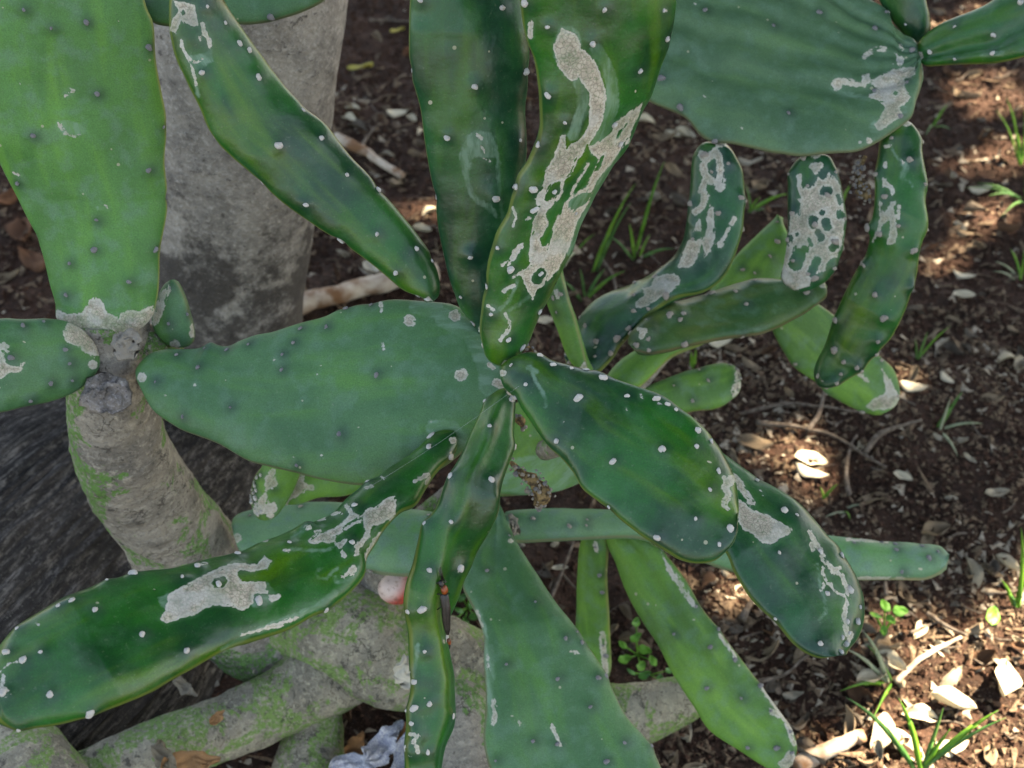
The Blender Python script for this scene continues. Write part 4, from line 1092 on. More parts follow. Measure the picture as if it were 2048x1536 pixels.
pad(CB, f0(1838, 112, 1843, 82, 1862, 62, 1892, 44, 1939, 26, 1976, 10, 2010, -15, 2060, -50, 2140, -70, 2190, -20), f0(1838, 112, 1850, 131, 1884, 130, 1939, 128, 1994, 126, 2048, 114, 2110, 90, 2170, 40, 2190, -20),
    [1.335, 1.28, 1.22], [1.325, 1.26, 1.2], .011, M_YOUNG, n=100, m=56, key='M', ridge=[([.5, .3, .1], .25, -.006)], ar=r1(1665, 143, 1880, 193, 1530, 285, 1665, 325, 1875, 290, 2028, 12), label='glossy dark pad at the top right corner', films=[('S', r1(1820, 300, 1930, 290), 5)])
# N
pad(CB, f0(1440, 283, 1408, 286, 1390, 305, 1384, 329, 1382, 365, 1378, 410, 1374, 445, 1368, 478, 1350, 512, 1320, 541, 1282, 565, 1231, 585, 1197, 602, 1172, 624, 1156, 654, 1142, 690, 1132, 722),
    f0(1440, 283, 1462, 298, 1476, 320, 1486, 345, 1489, 390, 1487, 445, 1478, 488, 1458, 538, 1432, 568, 1400, 585, 1350, 595, 1300, 625, 1272, 655, 1240, 690, 1215, 725, 1180, 748, 1132, 722),
    [1.32, 1.33, 1.38, 1.37], [1.31, 1.31, 1.33, 1.34], .011, M_YOUNGB, n=260, m=130, key='N', ark='t', arr=.0031, label='first narrow pad hanging from the large one, bending left',
    ar=r1(427, 897, 497, 1083, 208, 1112, 338, 942, 375, 1167, 516, 1260, 238, 1310, 515, 1100, 300, 850) + n7(537, 537, 997, 398, 1135, 375, 945, 560, 640, 690, 628, 832, 770, 795, 835, 660, 1000, 250, 1010, 130, 1305, 250, 380, 885, 1200, 70, 490, 460, 540, 935),
    scars=[('S', r2(1550, 350, 1590, 410, 1640, 370, 1690, 320, 1730, 380, 1740, 500, 1750, 600), 7), ('S', r2(1570, 460, 1580, 550, 1640, 620, 1680, 640, 1760, 620), 7), ('S', r2(1740, 600, 1740, 690), 9), ('S', r2(1590, 620, 1550, 720, 1590, 780, 1560, 880, 1490, 940), 7),
           ('P', r2(1640, 870, 1680, 900, 1680, 1000, 1690, 1200, 1640, 1350, 1580, 1420, 1580, 1340, 1540, 1240, 1590, 1190, 1610, 1100, 1600, 980)), ('P', r2(1540, 1010, 1550, 1150, 1490, 1130, 1450, 1150, 1500, 1050)),
           ('P', r2(1540, 1200, 1550, 1330, 1470, 1480, 1400, 1520, 1300, 1510, 1340, 1420, 1380, 1300, 1430, 1220, 1500, 1240)), ('S', r2(1730, 1290, 1790, 1190, 1830, 1100), 3), ('S', r2(1740, 1270), 7), ('S', r2(1860, 1060, 1890, 1010), 4),
           ('P', n7(1190, 80, 1280, 40, 1360, 30, 1440, 60, 1440, 130, 1380, 190, 1300, 240, 1200, 300, 1120, 350, 1040, 370, 1000, 350, 1020, 300, 1100, 240, 1080, 180, 1150, 160))])
# O2 lower horizontal, O1 vertical
pad(CB, f0(1650, 565, 1620, 560, 1580, 565, 1526, 560, 1501, 562, 1475, 568, 1446, 577, 1410, 589, 1373, 600, 1337, 611, 1300, 626, 1275, 650, 1262, 680, 1268, 700), f0(1650, 565, 1654, 590, 1640, 604, 1610, 625, 1556, 653, 1519, 667, 1483, 672, 1428, 681, 1373, 691, 1337, 702, 1300, 706, 1268, 700),
    [1.385, 1.37, 1.36, 1.33], [1.37, 1.34, 1.32, 1.31], .011, M_OLIVE, n=130, m=64, ark='t', arr=.0034, key='O2', ridge=[([-.5, -.45, -.4], .3, .004)], label='olive narrow pad lying level with a cluster of areoles at its left end',
    ar=r4(572, 170, 752, 180, 852, 235, 468, 232, 315, 252, 323, 193, 527, 300, 125, 298, 105, 360, 180, 352, 162, 387, 12, 412, 15, 447, 188, 515, 505, 470, 0, 445, 590, 470) + n7(1120, 493, 1172, 528, 1185, 592, 1060, 570, 1100, 580, 1138, 572, 1050, 630, 1075, 640, 993, 662, 1018, 730, 1130, 660, 1137, 768, 955, 605, 1375, 330, 1335, 440, 1065, 605),
    scars=[('S', n7(1050, 570, 1110, 585, 1070, 620, 1075, 650), 5)])
pad(CB, f0(1632, 308, 1602, 314, 1585, 330, 1577, 354, 1575, 394, 1576, 438, 1575, 480, 1568, 525, 1563, 560, 1600, 578), f0(1632, 308, 1656, 311, 1669, 330, 1683, 373, 1691, 420, 1692, 450, 1686, 490, 1676, 525, 1655, 560, 1625, 577, 1600, 578),
    [1.315, 1.32, 1.34], [1.31, 1.31, 1.33], .0105, M_YOUNGB, n=220, m=140, ark='t', arr=.0030, key='O1', label='short hanging pad mostly covered by grey corky scar',
    ar=r3(745, 597, 925, 680, 810, 945, 1075, 895, 610, 845, 995, 1100, 618, 1270, 985, 1335, 808, 1430, 752, 1390, 820, 310, 995, 475, 1070, 1160, 710, 350, 575, 490, 575, 1080),
    scars=[('P', r3(640, 490, 690, 490, 700, 600, 760, 620, 810, 590, 835, 510, 830, 490, 870, 535, 900, 530, 940, 475, 1000, 530, 1040, 600, 1050, 680, 1075, 780, 1085, 900, 1080, 1050, 1050, 1180, 1000, 1270, 920, 1350, 860, 1380, 800, 1400, 760, 1500, 560, 1560, 510, 1400, 540, 1200, 560, 1120, 585, 900, 590, 870, 660, 840, 680, 760, 650, 710, 690, 710, 660, 640)),
           ('H', r3(895, 640, 930, 640), 9), ('H', r3(800, 900, 800, 950), 9), ('H', r3(910, 930, 920, 960), 10), ('H', r3(640, 1300, 670, 1220), 14), ('H', r3(720, 1170), 8), ('H', r3(1050, 860), 8), ('H', r3(880, 840), 5), ('H', r3(970, 1160, 1000, 1130), 8), ('H', r3(580, 1070), 8), ('H', r3(840, 1010, 870, 1070), 7),
           ('H', r3(1020, 690, 1040, 740), 5), ('H', r3(780, 1380, 830, 1270), 9), ('H', r3(960, 1340, 1000, 1290), 12), ('H', r3(650, 1030), 4), ('H', r3(760, 1080, 780, 1130), 4), ('S', r3(790, 420, 860, 410, 820, 460), 6)])
# P
pad(CB, f0(1815, 242, 1785, 243, 1768, 258, 1761, 276, 1756, 310, 1751, 347, 1749, 402, 1746, 430, 1737, 455, 1740, 478, 1727, 520, 1709, 547, 1683, 602, 1665, 646, 1650, 690, 1633, 726, 1631, 750, 1645, 772), f0(1815, 242, 1828, 255, 1840, 276, 1844, 310, 1854, 365, 1851, 402, 1856, 447, 1840, 500, 1834, 547, 1822, 584, 1812, 617, 1793, 657, 1775, 684, 1753, 706, 1722, 742, 1694, 760, 1672, 772, 1645, 772),
    [1.31, 1.31, 1.35, 1.40], [1.31, 1.30, 1.33, 1.38], .011, M_YOUNG, n=260, m=120, ark='t', arr=.0032, key='P', label='longest narrow hanging pad, rightmost below the large pad', rimw=2,
    ar=r3(1505, 165, 1780, 197, 1663, 358, 1803, 582, 1443, 692, 1298, 975, 1567, 955, 1827, 990, 1700, 1180, 1678, 1508, 1228, 1300, 1478, 50, 1350, 490, 1395, 1030) + r4(1427, 200, 1233, 243, 1281, 374, 1248, 500, 1330, 468, 1012, 550, 1063, 612, 1134, 643, 1048, 677, 925, 690, 955, 722, 985, 738, 1020, 725, 965, 740, 1000, 715, 1155, 658, 1155, 75, 1235, 568, 1030, 745, 940, 740, 1438, 5, 1018, 385),
    scars=[('P', r3(1430, 515, 1455, 525, 1480, 580, 1530, 620, 1535, 665, 1500, 690, 1485, 620, 1440, 605, 1418, 610)), ('P', r3(1395, 728, 1420, 740, 1425, 800, 1450, 830, 1475, 790, 1490, 740, 1545, 728, 1530, 800, 1550, 880, 1558, 1050, 1540, 1110, 1490, 1130, 1460, 1115, 1490, 1020, 1495, 900, 1450, 930, 1415, 950, 1400, 1020, 1340, 1100, 1325, 1095, 1370, 990, 1400, 880, 1385, 780)),
           ('S', r3(1575, 780, 1570, 850, 1558, 890), 3), ('S', r3(1450, 240, 1490, 235), 3), ('S', r3(1448, 390, 1445, 425), 3), ('S', r3(1600, 365, 1610, 390), 3)],
    films=[('S', r3(1500, 250, 1560, 350, 1610, 380), 2), ('S', r3(1620, 400, 1640, 440, 1600, 510), 6), ('S', r3(1600, 530, 1660, 550, 1690, 600), 1.8)])


# dried fruit clusters
def fruit(parent, path, rad, nl, seed, label=None):
    c_, u = cr(path, 26)
    ctr = P(c_[:, 0], c_[:, 1], c_[:, 2])
    rr = np.interp(u, np.linspace(0, 1, len(rad)), rad) * c_[:, 2] * K
    o = tube(parent, 'dried_fruit', ctr, rr * .66, M_FRUITDRY, 24, .4, nz=110, seed=seed)
    if label:
        o['label'] = label
    rg_ = np.random.default_rng(seed)
    for k in range(nl):
        i = int(np.clip(rg_.beta(1.6, 1.1) * 26, 0, 25))
        d = rg_.normal(size=3)
        d -= FW * max(0, d @ FW) * 1.5
        d /= np.linalg.norm(d)
        a = bpy.data.objects.new('areole', AR['t'][k % 4] if k % 3 else AR['d'][k % 3])
        COL.objects.link(a)
        a.rotation_mode = 'QUATERNION'
        a.rotation_quaternion = Vector(d).to_track_quat('Z', 'Y')
        s = .0017 * rg_.uniform(.6, 1.3)
        a.scale = (s, s, s * 1.6)
        place(a, ctr[i] + d * rr[i] * rg_.uniform(.6, 1.12), o)
    return o


fruit(CA, [(1022, 925, 1.16), (1040, 945, 1.15), (1065, 962, 1.15), (1082, 985, 1.15), (1076, 1010, 1.16)], [9, 15, 24, 30, 10], 80, 5, 'dried brown fruit hanging at the centre')
fruit(CA, [(1028, 835, 1.12), (1040, 842, 1.115), (1046, 858, 1.12)], [8, 13, 7], 8, 6)
fruit(CA, [(1050, 690, 1.07), (1063, 700, 1.07), (1070, 708, 1.07)], [6, 8, 5], 4, 8)
fruit(CB, [(1730, 312, 1.33), (1722, 330, 1.33), (1716, 352, 1.33), (1728, 375, 1.33), (1736, 398, 1.33)], [9, 10, 17, 28, 12], 60, 7, 'dried brown fruit hanging below the large pad')

# ------------------------------------------------------------------ beetle on pad G
def hit(key, px, py):
    o = Vector(C0)
    d = (Vector(P(px, py, 1.0)) - o).normalized()
    h = PADBVH[key].ray_cast(o, d)
    if h[0] is None:
        return np.array(P(px, py, 1.02)), np.array(-d)
    return np.array(h[0]), np.array(h[1])


def ellipsoid(parent, name, c, ax, rad, mat, nu=16, nv=12, taper=0.0, lift=0.0):
    """ax: 3 unit axes; rad: 3 radii"""
    V, f = [], []
    for i in range(nu + 1):
        th = math.pi * i / nu
        for j in range(nv):
            p_ = 2 * math.pi * j / nv
            x = -math.cos(th)
            sc_ = 1 + taper * x
            V.append(np.asarray(c) + ax[0] * rad[0] * x + (ax[1] * rad[1] * math.cos(p_) + ax[2] * rad[2] * math.sin(p_)) * (math.sin(th) ** .8 + 1e-4) * sc_)
    return mk(name, V, loft_faces(nu + 1, nv), mat, parent)


p0, n0 = hit('G', 877, 1172)
p1, n1 = hit('G', 884, 1235)
n0 = (n0 + n1) / 2
n0 = n0 / np.linalg.norm(n0)
if n0 @ FW > 0:
    n0 = -n0
p1v = np.array(P(888, 1290, (p1 - C0) @ FW))
BT = empty('beetle', p0, label='black beetle with orange thorax and orange tail tip clinging head-up to the hanging pad', cat='beetle')


def bpos(px, py, lift):
    t = (py - 1172) / (1290 - 1172)
    z = ((p0 - C0) @ FW) * (1 - t) + ((p1 - C0) @ FW) * t
    return P(px, py, z) + n0 * lift


def bax(a, b):
    d = b - a
    d /= np.linalg.norm(d)
    s = np.cross(d, n0); s /= np.linalg.norm(s)
    return d, s, np.cross(s, d)


lf = .0032
for nm, a, b_, ra, mt, tp in (('head', (874, 1160), (878, 1170), (.0030, .0026, .0022), M_BLACK, 0), ('thorax', (880, 1170), (884, 1184), (.0038, .0033, .0026), M_ORANGE, 0),
                              ('abdomen_tip', (890, 1274), (893, 1288), (.0030, .0017, .0015), M_ORANGE, -.3), ('tail_point', (892, 1284), (893, 1296), (.0026, .0008, .0008), M_BLACK, -.5)):
    A_, B_ = bpos(*a, lf), bpos(*b_, lf)
    ellipsoid(BT, nm, (A_ + B_) / 2, bax(A_, B_), ra, mt, taper=tp)
for sx in (-3.2, 3.2):
    pa = [bpos(881 + sx, 1186, lf), bpos(883 + sx, 1210, lf + .001), bpos(886 + sx * .9, 1240, lf), bpos(891 + sx * .3, 1268, lf - .001)]
    pp = np.array(pa)
    tt = np.linspace(0, 3, 24)
    ctr = np.stack([np.interp(tt, range(4), pp[:, k]) for k in range(3)], 1)
    tube(BT, 'wing_case', ctr, np.interp(tt, [0, .2, 1.5, 2.6, 3], [.0015, .0024, .0024, .0018, .0006]), M_BLACK, 14, .04, nz=300, flat=.7)
for pts in ([(876, 1158), (872, 1145), (869, 1133)], [(878, 1157), (875, 1143), (872, 1131)]):
    tube(BT, 'antenna', np.array([bpos(a, b2, .004) for a, b2 in pts]), np.array([.0006, .0005, .0003]), M_BLACK, 6, 0)
for pts in ([(877, 1164), (871, 1162), (868, 1170)], [(880, 1164), (886, 1162), (885, 1156)], [(878, 1188), (872, 1186), (869, 1188)], [(886, 1187), (892, 1185), (893, 1190)], [(880, 1205), (875, 1212), (873, 1220)], [(887, 1205), (892, 1212), (893, 1222)]):
    tube(BT, 'leg', np.array([bpos(pts[0][0], pts[0][1], .003), bpos(pts[1][0], pts[1][1], .003), bpos(pts[2][0], pts[2][1], .0002)]), np.array([.0007, .0006, .0004]), M_BLACK, 6, 0)

# red and pink rounded fruit behind the pads
fc = P(795, 1178, 1.385)
V = []
for i in range(25):
    th = math.pi * i / 24
    for j in range(28):
        p_ = 2 * math.pi * j / 28
        V.append(fc + .0185 * RT * -math.cos(th) * 1.12 + .0165 * math.sin(th) * (UP * math.cos(p_) + FW * math.sin(p_) * .9) + 1e-4 * UP * math.cos(p_))
V = np.array(V)
V += (V - fc) * (vn(V, 60, 4) * .06)[:, None]
meta(mk('fallen_fruit', V, loft_faces(25, 28), M_FRUIT), label='rounded pink and red fruit resting on the woody stems beside the hanging pad', cat='fruit')

# spider thread between the pads
a, b2 = P(742, 972, .985), P(1038, 772, 1.0)
t_ = np.linspace(0, 1, 24)[:, None]
meta(tube(None, 'spider_thread', a * (1 - t_) + b2 * t_ - UP * .002 * np.sin(t_ * 3.14), np.full(24, .00006), M_WEB, 5, 0), label='fine spider thread stretched across the central joint', cat='spider thread')

# ------------------------------------------------------------------ leaves
def leaf_mesh(name, mat, cup=.25, bend=.3, w_=.42, seed=0, tip=1.0, nu=10, nv=6, thick=.012, crump=1.0):
    """unit length leaf along X, slightly thick so both faces and an edge exist"""
    r = random.Random(seed)
    V, f = [], []
    tw = r.uniform(-.5, .5)
    for side in (0, 1):
        for i in range(nu + 1):
            t = i / nu
            wd = w_ * (math.sin(math.pi * t ** (.85 + .3 * r.random() * 0)) ** .72 + .015) * (1 - .25 * t * tip)
            for j in range(nv + 1):
                s = j / nv * 2 - 1
                z = cup * wd * s * s + bend * (t - .5) ** 2 + tw * wd * s * (t - .5)
                z += .02 * math.sin(9 * t + seed) * (1 - s * s) - (.03 if abs(s) < .01 else 0)
                jg = 1 + crump * .09 * math.sin(seed * 1.3 + 7 * t) * (s > 0) + .08 * math.sin(seed * 2.1 + 9 * t) * (s < 0)
                z += crump * .05 * math.sin(seed + 6 * t + 3 * s) + crump * .03 * math.sin(seed * 1.7 + 11 * s - 5 * t)
                V.append((t - .5, jg * wd * s * (1 + .08 * math.sin(13 * t + 5 * s + seed)), z - side * thick))
    n1_ = (nu + 1) * (nv + 1)
    for i in range(nu):
        for j in range(nv):
            a = i * (nv + 1) + j
            f.append((a, a + 1, a + nv + 2, a + nv + 1))
            f.append((n1_ + a, n1_ + a + nv + 1, n1_ + a + nv + 2, n1_ + a + 1))
    for i in range(nu):
        for j in (0, nv):
            a, b3 = i * (nv + 1) + j, (i + 1) * (nv + 1) + j
            f.append((a, b3, n1_ + b3, n1_ + a) if j == 0 else (a, n1_ + a, n1_ + b3, b3))
    me = bpy.data.meshes.new(name)
    me.from_pydata(V, [], f)
    me.polygons.foreach_set('use_smooth', [True] * len(me.polygons))
    me.materials.append(mat)
    return me


SH = ((.5, .5, .21), (-.5, .55, .24), (1.3, .8, .27), (.8, -.55, .19), (-1.2, -.4, .25), (.4, 1.3, .17), (1.9, .4, .22), (.15, .15, .30))
LCOL = {'tan': simple('tan_dry_leaf', (.27, .21, .135), (.17, .12, .075), .8, 90, .25, bump=.0012, trans=.1), 'grey-brown': simple('greybrown_dry_leaf', (.16, .135, .105), (.09, .07, .05), .85, 90, .2, bump=.0014, trans=.1),
        'brown': simple('brown_dry_leaf', (.14, .075, .04), (.07, .04, .025), .85, 90, .2, bump=.0014, trans=.1), 'pale': simple('pale_dry_leaf', (.40, .36, .27), (.26, .22, .15), .75, 90, .3, bump=.001, trans=.12)}
LS = {c: [leaf_mesh('dry_leaf', m, c_, b_2, w2, k + 3 * len(c)) for k, (c_, b_2, w2) in enumerate(SH)] for c, m in LCOL.items()}
LM = LS['tan'] + LS['grey-brown'] + LS['pale'][:4]
LC = [leaf_mesh('dry_leaf', M_LEAFCREAM, c_, b_2, w2, k + 20, crump=.3) for k, (c_, b_2, w2) in enumerate(((.5, .3, .30), (-.4, .4, .27), (.9, -.5, .24), (1.2, .6, .27)))]
LY = [leaf_mesh('dry_leaf', M_LEAFYEL, .3, .2, .2, 31)]
LB = [leaf_mesh('dry_leaf', M_LEAFBROWN, .8, .5, .3, 33), leaf_mesh('dry_leaf', M_LEAFBROWN, -.7, .6, .24, 34)]


MARKS = [((722, 143), 'the lone yellow leaf by the trunk'), ((1621, 938), 'the pair of sunlit cream leaves'), ((2000, 1375), 'the large white oval leaf'), ((1760, 1470), 'the large white leaf at the bottom'),
         ((1768, 1235), 'the five-leaved green seedling'), ((1875, 850), 'the withered arching grass'), ((1895, 760), 'the pale oval leaf on bare soil'), ((1720, 780), 'the blotched grey pad tip'),
         ((1640, 760), 'the tip of the rightmost hanging pad'), ((1850, 350), 'the upper rightmost hanging pad'), ((1640, 400), 'the corky hanging pad'), ((1440, 380), 'the first hanging pad'),
         ((1310, 250), 'the lower left rim of the large pad'), ((1250, 420), 'the two long bright grass blades'), ((730, 600), 'the thick peeling stick'), ((740, 320), 'the short split stick'), ((745, 545), 'the round pale leaf by the stick'),
         ((690, 60), 'the trunk at the top edge'), ((830, 100), 'the faintly scarred upright pad'), ((860, 400), 'the faintly scarred upright pad, lower left side'), ((720, 215), 'the heap of white leaves by the trunk'), ((1200, 400), 'the long-scarred upright pad'),
         ((1890, 1110), 'the pale pad end'), ((1730, 1200), 'the dark oval pad'), ((1660, 1310), 'the tip of the dark oval pad'), ((1590, 1500), 'the tip of the streaked hanging pad'), ((1440, 1260), 'the middle of the streaked hanging pad'),
         ((1275, 1290), 'the round-leaved seedling clump'), ((1100, 1150), 'the thin pale standing stem'), ((1840, 1500), 'the large grass tuft at the bottom'), ((2035, 1180), 'the bright grass at the right edge'), ((2040, 400), 'the spreading grass at the right edge'),
         ((2030, 540), 'the thin pale grass at the right edge'), ((1850, 710), 'the tiny grass tuft'), ((1950, 100), 'the glossy corner pad'), ((1400, 1420), 'the end of the right woody stem'), ((1480, 770), 'the warty pad tip'), ((1480, 900), 'the smooth oval pad'),
         ((1550, 640), 'the olive level pad'), ((1760, 880), 'the long curved twig'), ((1790, 1340), 'the thin sunlit stick'), ((1680, 1500), 'the pale stick at the bottom edge'), ((2030, 850), 'the right edge at mid height'), ((2035, 1000), 'the right edge where sun begins'),
         ((2035, 700), 'the right edge on bare soil'), ((1980, 250), 'the bright spot at the upper right'), ((1300, 640), 'the bend of the first hanging pad'), ((700, 1000), 'the central pad underside'), ((1700, 1400), 'the arching pale blade'), ((1920, 1280), 'the single upright leaf'), ((50, 470), 'the dark hollow at left')]
USED = set()


def where(px, py, head):
    o = sorted(MARKS, key=lambda m_: math.hypot(m_[0][0] - px, m_[0][1] - py))
    for dist_words in (('just ', 40, 160), ('', 0, 400)):
        for (mx, my), ph in o[:5]:
            dx, dy = px - mx, py - my
            d = ('right of' if dx > 0 else 'left of') if abs(dx) > 1.6 * abs(dy) else ('below' if dy > 0 else 'above') if abs(dy) > 1.6 * abs(dx) else \
                ('lower right of' if dy > 0 and dx > 0 else 'lower left of' if dy > 0 else 'upper right of' if dx > 0 else 'upper left of')
            near = 'close to and ' if math.hypot(dx, dy) < 60 else ''
            t = f'{head} {near}{d} {ph}'
            if t not in USED and len(t.split()) <= 16 and math.hypot(dx, dy) < 330:
                USED.add(t)
                return t
    return f'{head} near {o[0][1]}'


def put_leaf(me, px, py, lenpx, ang, label=None, tilt=.25, lift=.006, at=None, group='dry leaves scattered on the soil'):
    q_ = at if at is not None else ground_at(px, py)
    z = (q_ - C0) @ FW
    s = lenpx * z * K * 1.12
    o = bpy.data.objects.new('dry_leaf', me)
    COL.objects.link(o)
    o.location = (q_[0], q_[1], q_[2] + (lift + .08 * s) * random.choice((1, 1, .4, .1)))
    o.rotation_euler = (random.uniform(-tilt, tilt) * 1.4, random.uniform(-tilt, tilt), ang)
    o.scale = (s, s, s)
    cn = me.materials[0].name.split('_')[0].replace('greybrown', 'grey-brown')
    meta(o, label=label or where(px, py, f"{'small' if lenpx < 42 else 'larger'} {cn} dry leaf"), cat='leaf', group=group)
    return o


def hidden(px, py):
    o = Vector(C0)
    g_ = Vector(P(px, py, 1.0))
    d = (g_ - o).normalized()
    for b in BVHS:
        if b.ray_cast(o, d)[0] is not None:
            return True
    return False


# traced leaves: px, py, length px, angle, set
TL = [(722, 143, 48, 0.0, LY, 'yellow leaf lying alone between the pale trunk and the upright pad'),
      (1620, 925, 62, -.1, LC, 'upper of two overlapping cream leaves right of the oval pad'), (1622, 952, 62, -.5, LC, 'lower of two overlapping cream leaves, brightly sunlit'),
      (1508, 895, 66, -.35, LM, 'grey-tan leaf beside the smooth oval pad'), (1803, 962, 36, -.5, LC, 'cream leaf right of the pair of sunlit leaves'), (1858, 968, 30, -.1, LM, None),
      (1895, 760, 34, -1.0, LC, 'pale oval leaf on bare soil right of the blotched pad'), (2012, 724, 42, .3, LC, 'pale leaf near the right edge on bare soil'), (1928, 552, 42, -.2, LC, 'narrow pale leaf near the grass at right'),
      (1925, 600, 42, 0, LC, None), (1905, 705, 40, -.7, LM, None), (1940, 675, 30, -.9, LM, None), (1825, 780, 50, -.2, LC, 'yellowish leaf at the tip of the blotched pad'),
      (1725, 892, 34, .9, LC, None), (1745, 1000, 70, .2, LM, 'long tan curled leaf below the cream leaves'), (1835, 712, 30, .4, LM, None),
      (1850, 495, 46, .1, LB, None), (2000, 1375, 92, 1.25, LC, 'large white sunlit oval leaf at the right edge'), (1900, 1420, 80, -.35, LC, 'long white sunlit leaf below the grass'),
      (1780, 1330, 60, -.6, LC, None), (1760, 1470, 90, 1.1, LC, 'large white sunlit leaf at the bottom edge'), (1810, 1500, 90, -.9, LC, None), (1900, 1500, 70, .3, LC, None), (1740, 1370, 60, .3, LC, None),
      (1840, 1440, 70, -.1, LC, None), (1880, 1300, 50, -.8, LC, None), (2010, 1140, 50, -.9, LC, 'pale leaf by the grass at the right edge'), (1980, 1150, 44, -.6, LM, None), (1810, 1200, 60, -1.3, LM, None), (1840, 1260, 50, 1.0, LC, None),
      (1490, 1190, 46, -.8, LC, None), (1465, 1150, 40, -.3, LM, None), (1590, 1310, 54, .9, LM, None), (1250, 1230, 40, -1.0, LM, None), (1120, 1145, 30, 0, LC, None), (1095, 1225, 40, .8, LM, None), (1260, 1285, 46, .1, LM, None),
      (705, 218, 30, -.2, LC, None), (722, 198, 30, -.6, LM, None), (795, 232, 40, .25, LC, None), (825, 248, 28, -.9, LC, None), (842, 270, 24, 1.2, LC, None), (700, 245, 36, -.6, LC, None), (715, 260, 46, -.5, LM, None),
      (795, 68, 30, .6, LY, 'small yellow leaf high between the trunk and the upright pad'), (755, 85, 30, -.8, LM, None), (820, 115, 36, 1.0, LB, None), (745, 545, 44, -.8, LC, 'round pale leaf lying beside the fallen stick'), (765, 552, 30, .5, LM, None),
      (860, 425, 36, .6, LC, None), (845, 470, 36, -.3, LC, None), (775, 315, 26, -.1, LM, None), (830, 318, 26, -.2, LM, None),
      (1300, 320, 30, -.8, LC, None), (1290, 248, 40, .1, LC, None), (1370, 272, 40, -.5, LC, None), (1330, 285, 44, -.1, LM, None), (1310, 400, 36, .1, LM, None), (1345, 275, 30, -.4, LC, None),
      (1090, 650, 34, .3, LC, 'pale leaf behind the base of the scarred upright pad'), (1188, 735, 20, 1.2, LC, None), (1440, 690, 50, .2, LC, None), (1470, 700, 40, -.1, LM, None), (1500, 735, 50, -1.0, LM, None), (1390, 815, 40, .2, LM, None),
      (1960, 385, 44, -.1, LC, None), (1945, 430, 40, .1, LM, None), (1930, 470, 30, -.2, LM, None), (1950, 500, 40, .1, LM, None), (1700, 330, 40, .2, LM, None), (1500, 330, 44, -.1, LM, None), (1490, 370, 44, .4, LM, None), (1520, 380, 50, .8, LM, None),
      (1760, 600, 40, .2, LM, None), (1900, 880, 60, -.3, LM, None), (1990, 990, 50, .2, LM, None), (1440, 990, 40, .4, LC, None), (2030, 560, 30, .4, LM, None), (1865, 1075, 60, .3, LM, None),
      (50, 470, 90, 2.0, LB, 'large brown leaf in the dark hollow at the left edge'), (75, 530, 90, -.7, LB, 'orange-brown leaf beside the base of the wide left pad'), (20, 400, 80, 1.0, LB, None), (10, 560, 60, .4, LM, None),
      (700, 1010, 60, .4, LB, None), (650, 1020, 50, .1, LB, None), (765, 1000, 40, .8, LB, None)]
BIG_LABEL = 'dry leaf lying '
cnt = 0
for (px, py, ln, an, st, lb) in TL:
    put_leaf(random.choice(st), px, py, ln, an, lb, tilt=.2)
    cnt += 1
tries = 0
while cnt < 270 and tries < 9000:
    tries += 1
    px, py = random.uniform(600, 2070), random.uniform(-10, 1550)
    dens = 1.0 if (py < 520 or py > 1050) else .45
    if px < 1000 and py > 700:
        dens = .5
    if float(sd_poly(np.array([px]), np.array([py]), [(1560, 870), (2200, 800), (2200, 1060), (1900, 1090), (1600, 1040), (1560, 960)])[0]) > 0:
        dens = .12
    if px < 900 and py < 200:
        dens = .3
    if random.random() > dens or hidden(px, py):
        continue
    z = CAMH / (math.sin(PITCH) - (768 - py) * K * math.cos(PITCH))
    ln = random.choice((.014, .018, .022, .026, .034, .042)) * random.uniform(.85, 1.15) / (z * K)
    cs_ = random.choices(('tan', 'grey-brown', 'brown', 'pale'), (3, 4, 3, 2.2 if py > 1050 or px > 1750 else 1.2))[0]
    put_leaf(random.choice(LS[cs_]), px, py, ln, random.uniform(-3.1, 3.1), tilt=.7)
    cnt += 1

# small litter: crumbs, bark chips, broken leaf bits, joined and scattered
BARE = [(1560, 870), (2200, 800), (2200, 1060), (1900, 1090), (1600, 1040), (1560, 960)]
BARE2 = [(640, 0), (1000, 0), (1000, 190), (640, 190)]


